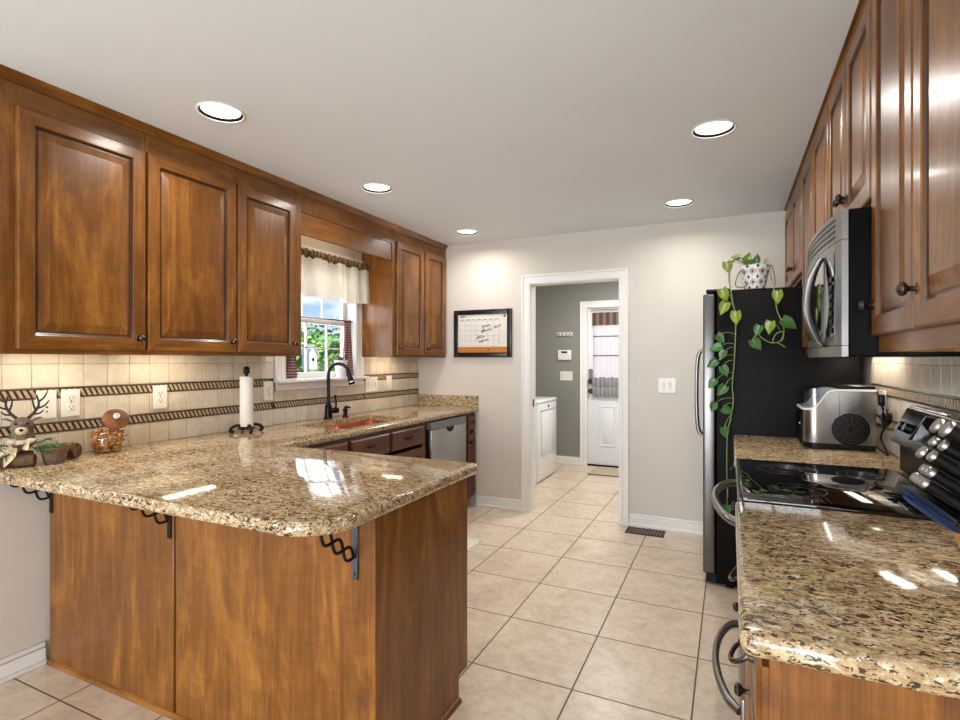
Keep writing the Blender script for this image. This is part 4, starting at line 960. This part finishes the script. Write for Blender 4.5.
# ================================================================ glass jar with tilted wooden lid
jx, jy, jz = -2.668, 1.530, .9145
t = thing('cookie_jar', 'round glass jar of snack rings with a tilted wooden lid by the tiled wall', 'jar', (jx, jy, jz))
Mt = Vector((.70, -.27, .62)).normalized()                       # the mouth leans out into the room
mc = Vector((jx+.034, jy+.010, jz+.144))
prof = []
m = MB(); rows = []; seg = 36
for i, f in enumerate([0, .06, .2, .45, .75, 1.0]):
    r0 = [.045, .070, .080, .084, .080, .068][i]; z0_ = [0, .004, .02, .055, .09, .105][i]; rows.append([(jx+r0*math.cos(2*PI*k/seg), jy+r0*math.sin(2*PI*k/seg), jz+z0_) for k in range(seg+1)])
a_, b2_, n_ = basis(Mt)
def mouth(r, h): 
    out = []
    for k in range(seg+1):
        d = Vector((math.cos(2*PI*k/seg), math.sin(2*PI*k/seg), 0)); d = (d-n_*d.dot(n_)).normalized(); out.append(mc+d*r+n_*h)
    return out
rows.append([tuple((Vector(p)*.45+q*.55)) for p, q in zip(rows[-1], mouth(.055, -.008))]); rows.append(mouth(.050, .0)); rows.append(mouth(.051, .008))
m.grid(rows); m.lathe([(0, .0), (.050, .0)], (jx, jy, jz), seg=36); gl = m.build('glass', jar_glass, t, sharp=80)
lw = wood('dark_lid_wood', 'z', srgb(60, 32, 14), srgb(112, 64, 28), srgb(146, 88, 42), .5, 0)
m = MB(); m.lathe([(0, .0), (.042, .0), (.043, .006), (.053, .008), (.055, .012), (.054, .019), (.046, .023), (0, .024)], mc+n_*.006, n_, 36); lid = m.build('lid', lw, t)
m = MB(); m.lathe([(0, .026), (.007, .0255), (.013, .021), (.014, .014), (.008, .006), (.007, 0)], mc+n_*.03, n_, 18); kn_ = m.build('lid_knob', white_en, lid); kn_['label'] = 'white ceramic knob'
m = MB(); m.lathe([(0, .0015), (.003, .001), (.004, -.001)], mc+n_*.056, n_, 10); m.build('knob_screw', slot_dark, kn_)
snack = plain('snack_ring', srgb(206, 142, 66), .7, var=.4, vs=60); rnd = random.Random(11)
proto = None
for i in range(150):
    while True:
        q = Vector((rnd.uniform(-1, 1), rnd.uniform(-1, 1), rnd.uniform(0, 1)))
        if q.x**2+q.y**2 < 1: break
    z = .012+(.110-.03*(q.x**2+q.y**2))*q.z; rr_ = .056 if z < .02 else .064; ax = Vector((rnd.gauss(0, 1), rnd.gauss(0, 1), rnd.gauss(0, 1))).normalized()
    if proto is None:
        m = MB(); m.tube([(.0105*math.cos(2*PI*k/14)*(1+.15*math.sin(3*k)), .0105*math.sin(2*PI*k/14), .002*math.sin(k*1.3)) for k in range(14)], .0045, 7, closed=True); proto = m.build('snack_ring', snack, base=False)
        o = proto
    else: o = proto.copy(); COL.objects.link(o)
    o.location = (jx+q.x*rr_, jy+q.y*rr_, jz+z); o.rotation_euler = ax.to_track_quat('Z', 'Y').to_euler()
    tag(o, 'golden snack ring inside the glass jar', 'snack', 'snack rings in the glass jar')
# ================================================================ reindeer and plant at the left end
fur = plain('reindeer_fur', srgb(120, 102, 86), .95, var=.3, vs=60, bump=.6); pale = plain('pale_fur', srgb(214, 194, 164), .95, var=.1, vs=60, bump=.5)
horn = plain('antler_brown', srgb(50, 36, 29), .7, var=.2); barkm = plain('log_bark', srgb(98, 70, 48), .9, var=.3, vs=40, bump=.8)
pine = plain('pine_needles', srgb(44, 82, 48), .6, var=.25, vs=90); cream_leaf = plain('cream_felt_leaf', srgb(226, 206, 166), .85, var=.08, vs=30)
gx, gy, gz = -2.655, 1.185, .9145
t = thing('reindeer_figurine', 'little fur reindeer bust with dark antlers on a log with pine sprigs', 'figurine', (gx, gy, gz))
fw = Vector((.88, -.47, 0)).normalized(); sw = Vector((.47, .88, 0)).normalized(); O = Vector((gx, gy, gz)); Z = Vector((0, 0, 1))
Mh = Matrix((fw, sw, Z)).transposed()
def lp(f, s_, z): return O+fw*f+sw*s_+Z*z
rnd = random.Random(5)
def log(c, u, l, r, name='log'):
    m = MB(); u = Vector(u).normalized(); n = 12; pts = [c-u*l/2+u*l*i/6 for i in range(7)]; m.tube(pts, [r*.93, r, r*1.04, r*.97, r*1.05, r, r*.92], 12); m.build(name, barkm, t)
log(lp(.0, -.03, .030), sw, .13, .030); log(lp(.045, -.02, .026), sw+fw*.25, .13, .026); log(lp(-.062, .152, .036), fw*.6+sw, .07, .0345)
m = MB(); m.ball(lp(0, 0, .115), (.042, .040, .058), 28, 18, M=Mh); m.ball(lp(.008, 0, .158), (.040, .038, .040), 28, 18, M=Mh); m.v = [tuple(Vector(v)+Vector((rnd.uniform(-1, 1), rnd.uniform(-1, 1), rnd.uniform(-1, 1)))*.0022) for v in m.v]; body_ = m.build('body', fur, t, sharp=80)
m = MB(); m.ball(lp(.034, 0, .147), (.024, .022, .019), 16, 10, M=Mh); mz = m.build('muzzle', pale, t, sharp=80)
m = MB(); m.ball(lp(.0575, 0, .150), (.006, .0075, .006), 10, 7, M=Mh); m.build('nose', black_pl, mz)
for s_ in (-1, 1):
    m = MB(); m.ball(lp(.038, s_*.018, .174), .0058, 10, 8); m.build('eye', black_pl, t)
    m = MB(); a0 = lp(.0, s_*.032, .182); m.tube(spline([a0, a0+sw*s_*.018+Z*.010, a0+sw*s_*.034+Z*.012], 3), [.007, .009, .010, .0095, .008, .005, .001], 8, flat=.45); m.build('ear', fur, t)
    m = MB(); b0 = lp(0, s_*.016, .192)
    main = spline([b0, b0+sw*s_*.022+Z*.025, b0+sw*s_*.036+Z*.058, b0+sw*s_*.028+Z*.098], 4); m.tube(main, [.0068-.0003*i for i in range(len(main))], 7)
    for (k, dx, dz) in ((3, .036, .004), (6, .040, .022), (9, .030, .034), (5, -.012, .040)):
        p = main[k]; m.tube(spline([p, p+sw*s_*dx*.6+Z*dz*.5, p+sw*s_*dx+Z*(dz+.012)], 3), [.0048, .0045, .0042, .0038, .0034, .0028, .0014], 6)
    m.build('antler', horn, t)
m = MB(); m.ball(lp(.030, 0, .098), (.020, .034, .014), 12, 8, M=Mh); m.ball(lp(.036, .028, .102), (.014, .02, .012), 10, 7, M=Mh); m.ball(lp(.036, -.028, .102), (.014, .02, .012), 10, 7, M=Mh); m.build('scarf_tuft', pale, t, sharp=80)
m = MB()
for i in range(9): q = lp(.048+rnd.uniform(-.006, .006), rnd.uniform(-.02, .02), .078+rnd.uniform(-.012, .01)); m.ball(q, .0085, 8, 6)
m.build('pine_cone', plain('pine_cone_brown', srgb(92, 52, 38), .8, var=.2), t)
for (s0, f0, z0_, ds, df, dz) in ((-.03, .05, .07, -.07, .02, .005), (-.04, .045, .085, -.075, .0, .025), (.035, .05, .075, .055, .03, .0), (.03, .05, .09, .06, .02, .02), (-.02, .06, .06, -.06, .03, -.02), (.045, .04, .062, .05, .03, -.01)):
    m = MB(); p0 = lp(f0, s0, z0_); p1 = lp(f0+df, s0+ds, z0_+dz); m.tube([p0, p1], .0018, 5); dr_ = (p1-p0)
    for i in range(34):
        q = p0+dr_*(i/33); n1 = Vector((rnd.gauss(0, 1), rnd.gauss(0, 1), rnd.gauss(0, 1))).normalized(); m.tube([q, q+(n1+dr_.normalized()*.9).normalized()*.024], [.0013, .0004], 4)
    m.build('pine_sprig', pine, t)
def leaf_mesh(m, b, tip, up, w, n=6, curl=.15):
    b, tip = Vector(b), Vector(tip); d = tip-b; l = d.length; u = d.normalized(); sdv = u.cross(Vector(up)).normalized(); nn = sdv.cross(u); rows = []
    for i in range(n+1):
        k = i/n; ww = w*(math.sin(PI*min(1, k*.92+.08)**.62)+.02)*(1-k*.15) if k < 1 else .0006
        c = b+d*k+nn*(-curl*l*k*k); rows.append([tuple(c-sdv*ww+nn*ww*.35), tuple(c-sdv*ww*.5+nn*ww*.08), tuple(c), tuple(c+sdv*ww*.5+nn*ww*.08), tuple(c+sdv*ww+nn*ww*.35)])
    m.grid(rows, thick=.0009)
for (s0, ds, dz, w) in ((-.028, -.022, -.060, .019), (-.060, -.035, -.040, .016), (-.012, -.040, .004, .011), (.012, .012, .034, .010)):
    m = MB(); leaf_mesh(m, lp(.062, s0, .070), lp(.085, s0+ds, .070+dz), fw, w); m.build('felt_leaf', cream_leaf, t, sharp=80)
bx_, by_ = -2.588, 1.268
t = thing('plant_basket', 'small brown wicker pot of green succulent in front of the reindeer log', 'potted plant', (bx_, by_, gz))
wick = NT('woven_wicker'); pz = wick.pos((1, 1, 1), obj=True); sx_ = wick.node('SeparateXYZ'); wick.link(pz, sx_.inputs[0])
wv = wick.math('SINE', wick.math('MULTIPLY', sx_.outputs[2], 700.0)); nz_ = wick.noise(pz, 90, 3)
wick.base(wick.ramp(wick.math('ADD', wick.math('MULTIPLY', wv, .2), nz_), [(.25, srgb(78, 58, 46)), (.75, srgb(140, 112, 90))])); wick.set(Roughness=.8); wick.bump(wv, .5, .002)
m = MB(); m.lathe([(0, 0), (.034, 0), (.037, .004), (.049, .060), (.053, .064), (.053, .074), (.047, .074), (.044, .062), (0, .060)], (bx_, by_, gz), seg=28); pt_ = m.build('pot', wick.m, t)
m = MB(); m.lathe([(0, .064), (.046, .062)], (bx_, by_, gz), seg=20); m.build('soil', barkm, t)
succ = plain('succulent_green', srgb(96, 136, 60), .5, var=.25, vs=50)
for i in range(26):
    a = rnd.uniform(0, 2*PI); r = rnd.uniform(.003, .038); b = Vector((bx_+r*math.cos(a), by_+r*math.sin(a), gz+.062)); l = rnd.uniform(.022, .042); tip = b+Vector((math.cos(a)*l*.7, math.sin(a)*l*.7, l*.7))
    m = MB(); leaf_mesh(m, b, tip, Z, .0075, 4); m.build('leaf', succ, t, sharp=80)
# ================================================================ iron scroll brackets
def bracket(x, label, mat2):
    t = thing('scroll_bracket', label, 'bracket', (x, 1.315, .66), 'scroll brackets under the peninsula overhang'); y1 = 1.3235
    MB().box(x-.011, x+.011, y1-.005, y1, .672, .872, .002).build('wall_bar', mat2, t)
    MB().box(x-.011, x+.011, 1.16, y1-.006, .866, .8735, .002).build('top_bar', mat2, t)
    for ph in (0, PI):
        pts = []
        for i in range(33):
            k = i/32; y = 1.168+(1.312-1.168)*k; z = .856-(.856-.742)*k; o_ = .019*math.sin(k*2*PI*1.5+ph); pts.append((x, y+o_*.5, z+o_*.86))
        m = MB(); m.tube(pts, .005, 8); m.build('scroll_rod', iron, t)
    for z in (.69, .852): m = MB(); m.lathe([(0, .003), (.004, .0025), (.005, 0)], (x, y1-.005, z), (0, -1, 0), 10); m.build('screw', pewter, t)
bracket(-2.725, 'iron scroll bracket at the wall end of the peninsula', iron)
bracket(-1.925, 'iron scroll bracket at the seam between the peninsula back panels', iron)
bracket(-1.048, 'iron scroll bracket with steel bar near the free corner of the peninsula', blue_steel)
# ================================================================ potted vine on the refrigerator
vx, vy, vz = .135, 3.60, 1.7722
t = thing('potted_vine', 'trailing green vine in a black and white patterned pot on the refrigerator', 'potted plant', (vx, vy, vz))
pm = NT('diamond_glaze'); sp_ = pm.node('SeparateXYZ'); pm.link(pm.node('TexCoord').outputs['Object'], sp_.inputs[0])
ang = pm.math('MULTIPLY', pm.math('ARCTAN2', sp_.outputs[1], sp_.outputs[0]), 9/(2*PI)); hz = pm.math('DIVIDE', sp_.outputs[2], .062)
def tri(v): return pm.math('ABSOLUTE', pm.math('SUBTRACT', pm.math('FRACT', v), .5))
dd = pm.math('ADD', tri(ang), tri(hz)); d2_ = pm.math('ADD', tri(pm.math('ADD', ang, .5)), tri(pm.math('ADD', hz, .5)))
dk = pm.math('MAXIMUM', pm.math('LESS_THAN', dd, .2), pm.math('LESS_THAN', d2_, .17)); rg = pm.math('LESS_THAN', pm.math('ABSOLUTE', pm.math('SUBTRACT', dd, .34)), .035)
pm.base(pm.mix(pm.math('MAXIMUM', dk, rg), srgb(224, 220, 214), srgb(38, 38, 44))); pm.set(Roughness=.3)
m = MB(); m.lathe([(0, 0), (.050, 0), (.056, .004), (.078, .112), (.083, .114), (.084, .142), (.078, .143), (.074, .118), (0, .114)], (vx, vy, vz), seg=36); m.build('pot', pm.m, t)
m = MB(); m.lathe([(0, .125), (.072, .122)], (vx, vy, vz), seg=24); m.build('soil', barkm, t)
stem_m = plain('vine_stem', srgb(128, 148, 84), .5, var=.15); 
def pothos(name, c, v):
    p = NT(name); n = p.noise(p.pos(obj=True), 30, 3); p.base(p.ramp(n, [(.3, tuple(x*.75 for x in c[:3])+(1,)), (.6, c), (.8, v)])); p.set(Roughness=.32, Coat_Weight=.15, Specular_IOR_Level=.5); return p.m
leaf_g = pothos('pothos_green', srgb(64, 108, 50), srgb(112, 146, 74)); leaf_y = pothos('pothos_yellow_green', srgb(126, 146, 40), srgb(176, 182, 74)); dry_m = plain('withered_stem', srgb(128, 108, 84), .8, var=.2)
rnd = random.Random(21)
def heart(c, up, face, l, mat, w=None):
    """heart leaf: base at c, tip along up, looking along face"""
    c, up, face = Vector(c), Vector(up).normalized(), Vector(face).normalized(); sd = up.cross(face).normalized(); face = sd.cross(up); w = w or l*.38; rows = []
    for i in range(11):
        k = i/10; ww = w*(math.sin(PI*(k*.86+.14)**.72))*(1.0 if k < .5 else (1-(k-.5)*.45)); lobe = -.14*l*max(0, 1-k*4)
        if k == 1: ww = .0005
        r = []
        for j in range(-3, 4):
            s_ = j/3; back = lobe*abs(s_)**1.5*1.0; r.append(tuple(c+up*(l*k+back)+sd*ww*s_+face*(.12*l*abs(s_)**1.3*(1-k*.5)-.22*l*k*k)))
        rows.append(r)
    m = MB(); m.grid(rows, thick=.0007); m.build('leaf', mat, t, sharp=80)
def stem(pts, r0, r1, mat=stem_m, name='stem'):
    q = spline(pts, 6); m = MB(); m.tube(q, [r0+(r1-r0)*i/(len(q)-1) for i in range(len(q))], 7); m.build(name, mat, t); return q
fy_ = 3.405
stem([(vx-.02, vy-.02, vz+.12), (.06, 3.55, vz+.17), (.01, 3.50, vz+.165), (-.002, 3.44, vz+.06), (.012, fy_, 1.70), (.03, fy_, 1.60), (.028, fy_, 1.46), (.022, fy_, 1.33), (.012, fy_, 1.20), (.018, fy_, 1.12), (.006, fy_-.005, 1.02), (-.012, fy_-.02, .93), (-.016, fy_-.03, .75), (-.012, fy_-.03, .56)], .0042, .0026)
LV = [(724.5, 295.6, 20, 17, 1), (723, 309, -25, 17, 1), (736, 318.6, 0, 17, 1), (721, 339, 40, 14, 0), (715, 348, -70, 15, 0), (722, 355.6, -30, 13, 0), (711.6, 364, -55, 14, 0), (725, 371.5, 25, 15, 0), (711.6, 384, -40, 14, 0), (721, 391, -35, 16, 0), (713, 408, -15, 13, 0), (728, 411, 60, 14, 0), (725, 433, 10, 14, 0), (727, 511, 0, 14, 0)]
thc, ths = math.cos(math.radians(25.2)), math.sin(math.radians(25.2))
def at(u, v, y):
    x = (u-480)/531; dx, dy = -ths+thc*x, thc+ths*x; k = y/dy; return Vector((dx*k, y, 1.35-(v-360)/531*k))
def vineleaf(u, v, tilt, size, yel, y, node=None):
    c = at(u, v, y); l = size*.0046; a = math.radians(tilt); d = Vector((math.sin(a), 0, -math.cos(a))); b = c-d*l*.5
    heart(b, d, (rnd.uniform(-.35, .25), -1, rnd.uniform(.1, .4)), l, leaf_y if yel else leaf_g)
    if node is not None:
        n_ = Vector(node); m = MB(); m.tube(spline([n_, (n_+b)/2+Vector((0, -.004, .012)), b], 4), .0017, 6); m.build('leaf_stalk', stem_m, t)
NODE = [(.012, 1.70), (.02, 1.66), (.03, 1.62), (.03, 1.50), (.028, 1.44), (.028, 1.42), (.026, 1.38), (.024, 1.35), (.018, 1.28), (.016, 1.25), (.014, 1.13), (.014, 1.10), (.012, 1.04), (-.014, .56)]
for (u, v, ti, sz, ye), (nx, nz2) in zip(LV, NODE): vineleaf(u, v, ti, sz, ye, fy_-.02, (nx, fy_-(.025 if nz2 < .6 else 0), nz2))
q = stem([(vx+.05, vy-.03, vz+.12), (.19, 3.52, vz+.17), (.205, 3.45, vz+.09), tuple(at(774.5, 292, fy_)), tuple(at(777, 310, fy_)), tuple(at(782, 322, fy_)), tuple(at(784, 332, fy_)), tuple(at(780, 341, fy_)), tuple(at(773, 342, fy_-.02)), tuple(at(776, 334, fy_-.03)), tuple(at(783, 332, fy_-.03)), tuple(at(782, 340, fy_-.02)), tuple(at(772, 343, fy_)), tuple(at(762, 338, fy_)), tuple(at(758, 333, fy_))], .0036, .0026)
stem([tuple(at(775, 342, fy_)), tuple(at(780, 344, fy_)), tuple(at(785, 347, fy_-.01))], .0026, .003)
for (u, v, ti, sz, ye, nu, nv) in ((777.7, 297.5, 0, 16, 1, 775, 292), (769.7, 328, -10, 16, 1, 780, 330), (790, 324, 55, 19, 0, 782, 322), (757.5, 331, -20, 14, 0, 760, 336), (757, 345, 35, 17, 0, 758, 334)): vineleaf(u, v, ti, sz, ye, fy_-.02, at(nu, nv, fy_))
# crown of the plant above the rim
for (u, v, ti, sz, ye, y) in ((728, 268, 10, 16, 1, 3.50), (748, 257, 160, 14, 1, 3.58), (751, 262, 120, 13, 0, 3.56), (735, 257, -100, 11, 1, 3.54), (757, 258, 175, 12, 0, 3.6)):
    vineleaf(u, v, ti, sz, ye, y, (vx-.03+rnd.uniform(-.01, .03), vy-.02, vz+.125))
for pts in ([(vx-.04, vy-.02, vz+.12), (.06, 3.54, vz+.19), (.0, 3.49, vz+.14), (-.005, 3.47, vz+.04)], [(vx-.05, vy-.03, vz+.13), (.05, 3.53, vz+.10), (.03, 3.49, vz+.02), (.07, 3.48, vz+.006), (.1, 3.50, vz+.03)], [(vx+.06, vy-.02, vz+.12), (.22, 3.53, vz+.13), (.235, 3.50, vz+.05), (.235, 3.48, vz+.008)]): stem(pts, .0035, .0025, dry_m, 'withered_stem')
# ================================================================ ice maker
ix0, ix1, iy0, iy1 = .328, .622, 3.05, 3.37
t = thing('ice_maker', 'countertop stainless ice maker with clear front lid and round fan grille', 'ice maker', ((ix0+ix1)/2, (iy0+iy1)/2, .9145))
S_ = [(ix0, 1.103), (ix0+.02, 1.103), (ix0+.045, 1.109), (ix0+.062, 1.126), (ix0+.080, 1.160), (ix0+.098, 1.186), (ix0+.118, 1.198), (ix0+.15, 1.2), (ix1, 1.2)]
def sz(x, T=None):
    T = T or S_
    for (xa, za), (xb, zb) in zip(T, T[1:]):
        if x <= xb: return za+(zb-za)*max(0, (x-xa))/(xb-xa)
    return T[-1][1]
RC = .055
def half(o):      # near half of the plan outline, from the back along the near side and round the front corner (o: how far outside)
    xs = [ix1-(ix1-ix0-RC)*i/16 for i in range(17)]; p = [(x, iy0-o) for x in xs]
    p += [(ix0+RC+(RC+o)*math.cos(math.radians(a)), iy0+RC+(RC+o)*math.sin(math.radians(a))) for a in range(-98, -181, -8)][:-1]+[(ix0-o, iy0+RC)]
    return p
def shell(m, o, zlo, zhi, inner=None):
    """wall following the rounded plan, closed over the top between the near and far sides"""
    h = half(o); far = [(x, iy0+iy1-y) for x, y in h]; n = len(h); lp_ = h+far[::-1]
    vs = [(x, y, zlo(x)) for x, y in lp_]+[(x, y, zhi(x)) for x, y in lp_]; k = len(lp_)
    fs = [(i, (i+1) % k, k+(i+1) % k, k+i) for i in range(k)]
    for base in (0, k): fs += [(base+i, base+i+1, base+k-2-i, base+k-1-i) for i in range(n-1)]
    m.add(vs, fs)
m = MB(); shell(m, 0, lambda x: .945, lambda x: sz(x)); m.build('body', steel_s, t)
m = MB(); shell(m, .0022, lambda x: sz(x)+.0005, lambda x: sz(x)+.0095); m.build('white_trim', white_pl, t)['label'] = 'white trim line'
m = MB(); m.box(ix0+.1485, ix0+.1505, iy0-.0006, iy0+.001, .948, 1.19); m.build('panel_seam', slot_dark, t)
m = MB(); m.box(ix0-.006, ix0+.004, iy0+RC, iy1-RC, .935, 1.10, .004, 2); fp = m.build('front_panel', black_gl, t)
m = MB(); m.lathe([(0, .004), (.009, .003), (.010, 0)], (ix0-.006, iy0+.09, 1.03), (-1, 0, 0), 14); m.build('button', chrome, fp)
LT = [(ix0-.01, 1.175), (ix0+.012, 1.196), (ix0+.035, 1.209), (ix0+.08, 1.217), (ix0+.14, 1.222), (ix1, 1.222)]
m = MB(); h = [p for p in half(-.003) if p[0] <= ix0+.141]; far = [(x, iy0+iy1-y) for x, y in h]; n = len(h); q = h+far[::-1]; k = len(q)
vs = [(x, y, sz(x)+.010) for x, y in q]+[(x, y, max(sz(x, LT), sz(x)+.011)) for x, y in q]
m.add(vs, [(i, i+1, k+i+1, k+i) for i in range(k-1)]+[(k+i, k+i+1, 2*k-2-i, 2*k-1-i) for i in range(n-1)]); m.build('clear_lid', smoke, t)
m = MB(); shell(m, -.003, lambda x: .9205, lambda x: .9445); m.build('base', black_pl, t)
m = MB()
for a in (ix0+.04, ix1-.04):
    for b_ in (iy0+.04, iy1-.04): m.lathe([(.014, 0), (.014, .0065)], (a, b_, .9145), seg=12)
m.build('foot', black_pl, t)
MB().box(ix0+.14, ix1-.0, iy0+.006, iy1-.006, 1.2105, 1.226, .006, 2).build('top', black_pl, t)
m = MB(); m.lathe([(0, .004), (.060, .004), (.074, .003), (.077, 0)], (.522, iy0-.0003, 1.018), (0, -1, 0), 40); fg = m.build('fan_grille', black_pl, t)
m = MB()
for k in range(5): m.lathe([(.012+.013*k, .0045), (.0135+.013*k, .006), (.015+.013*k, .0045)], (.522, iy0-.0003, 1.018), (0, -1, 0), 40)
for k in range(12): a = 2*PI*k/12; m.tube([(.522+.012*math.cos(a), iy0-.0055, 1.018+.012*math.sin(a)), (.522+.068*math.cos(a+.5), iy0-.0055, 1.018+.068*math.sin(a+.5))], .0014, 5)
m.build('grille_bars', slot_dark, fg)
# power cord bundled beside it
t = thing('cable_bundle', 'black power cable bundled by its plug beside the ice maker', 'cable', (.655, 3.02, .9145))
m = MB(); m.box(.645, XR-.0125-.009, 3.10, 3.135, 1.13, 1.185, .006, 2); m.build('plug', black_pl, t)
rnd = random.Random(4); m = MB(); pts = [(.66, 3.117, 1.13), (.66, 3.10, 1.10)]
for k in range(26): a = k*2*PI/5.2; pts.append((.648+.010*math.sin(k*1.7), 2.99+.045*math.cos(a), 1.085+.028*math.sin(a)+.004*math.sin(k*2.3)))
pts += [(.655, 3.06, 1.03), (.65, 3.10, .98), (.655, 3.02, .93), (.645, 2.95, .9215), (.65, 3.05, .9195), (.64, 3.12, .93)]
m.tube(spline(pts, 5), .0042, 7); m.build('cable', black_pl, t)
m = MB(); m.tube([(.648+.016*math.cos(a), 2.99, 1.085+.036*math.sin(a)) for a in [2*PI*k/16 for k in range(16)]], .004, 6, closed=True); m.build('cable_tie', black_pl, t)
# ================================================================ knife block, knives, scissors
kb = .0; ca, sa = math.cos(math.radians(35)), math.sin(math.radians(35))
def AB(a, b): return (-ca*a+sa*b, sa*a+ca*b)
ky = 1.35
pl = [(.446, .9145), (.655, .9145), (.655, 1.045), AB(.228, 1.240), AB(.228, 1.052)]
m = MB()
def kp_(y): return lambda x, z: (x, y, z)
m.prism(pl, kp_(ky-.058), kp_(ky+.058)); tag(m.build('knife_block', block_wood), 'slanted wooden knife block on the near right granite worktop', 'knife block')
cap_m = plain('knife_end_cap', srgb(168, 166, 162), .32, .9, var=.12, vs=300)
def knife(name, label, b, dy, a_end, ln, ry, rb, group):
    t = thing(name, label, 'knife', (AB(.262, b)[0], ky+dy, AB(.262, b)[1]), group)
    def P(a, o=0, dyy=0): x, z = AB(a, b+o); return Vector((x, ky+dy+dyy, z))
    m = MB(); rows = []; n = 14
    for k, (f, q) in enumerate([(0, .80), (.06, .95), (.3, .88), (.6, .98), (.85, 1.05), (1.0, 1.08)]):
        a = .230+(a_end-.006-.230)*f; rows.append([P(a, rb*q*math.cos(2*PI*i/n), ry*q*math.sin(2*PI*i/n)) for i in range(n)])
    vs = [p for r in rows for p in r]; fs = [(r*n+i, r*n+(i+1) % n, (r+1)*n+(i+1) % n, (r+1)*n+i) for r in range(len(rows)-1) for i in range(n)]+[tuple(range(n-1, -1, -1)), tuple(len(vs)-n+i for i in range(n))]
    m.add(vs, fs); m.build('handle', black_pl, t)
    m = MB(); rows = []
    for a, q in ((a_end-.0075, 1.16), (a_end-.002, 1.14), (a_end+.0005, .98), (a_end+.001, .6)): rows.append([P(a, rb*q*math.cos(2*PI*i/n), ry*q*math.sin(2*PI*i/n)) for i in range(n)])
    vs = [p for r in rows for p in r]; fs = [(r*n+i, r*n+(i+1) % n, (r+1)*n+(i+1) % n, (r+1)*n+i) for r in range(3) for i in range(n)]+[tuple(range(n-1, -1, -1)), tuple(len(vs)-n+i for i in range(n))]
    m.add(vs, fs); m.build('end_cap', cap_m, t)
KG = 'large knives in the block'
knife('kitchen_knife', 'black-handled knife at the far end of the topmost row in the block', 1.216, .031, .388, .12, .0125, .0145, KG)
knife('kitchen_knife', 'black-handled knife at the near end of the topmost row in the block', 1.215, -.031, .390, .12, .0135, .0155, KG)
knife('kitchen_knife', 'black-handled knife at the far end of the second row in the block', 1.186, .027, .374, .11, .0100, .0105, KG)
knife('kitchen_knife', 'black-handled knife at the near end of the second row in the block', 1.186, -.027, .374, .11, .0100, .0105, KG)
knife('kitchen_knife', 'black-handled knife at the far end of the third row in the block', 1.156, .026, .377, .11, .0105, .012, KG)
knife('kitchen_knife', 'black-handled knife at the near end of the third row in the block', 1.158, -.022, .374, .11, .0100, .0105, KG)
for i in range(3): knife('steak_knife', 'slim black steak knife in the upper steak-knife row of the block', 1.130, .022-.022*i, .356, .1, .0088, .0095, 'upper row of steak knives')
for i in range(4): knife('steak_knife', 'slim black steak knife in the lower steak-knife row of the block', 1.106, .034-.0205*i, .354, .1, .0088, .0095, 'lower row of steak knives')
blue = plain('blue_handle_plastic', srgb(14, 44, 86), .3, var=.1)
t = thing('kitchen_scissors', 'blue-handled scissors in the lowest slot of the knife block', 'scissors', (AB(.262, 1.07)[0], ky, AB(.262, 1.07)[1]))
for s_ in (-1, 1):
    pts = []
    for k in range(20):
        a = 2*PI*k/20; x, z = AB(.300+.052*math.cos(a), 1.068+s_*.005+.003*math.sin(a)); pts.append((x, ky+.014+s_*.019+.013*math.sin(a), z))
    m = MB(); m.tube(pts, .0042, 8, closed=True); m.build('handle', blue, t)
m = MB(); p0 = AB(.20, 1.068); p1 = AB(.25, 1.068); m.tube([(p0[0], ky+.014, p0[1]), (p1[0], ky+.014, p1[1])], .006, 8); m.build('blade', chrome, t)
for o in list(COL.objects):
    if o.type == 'MESH' and o.parent is None and 'kind' not in o and 'category' not in o: print('UNTAGGED', o.name)
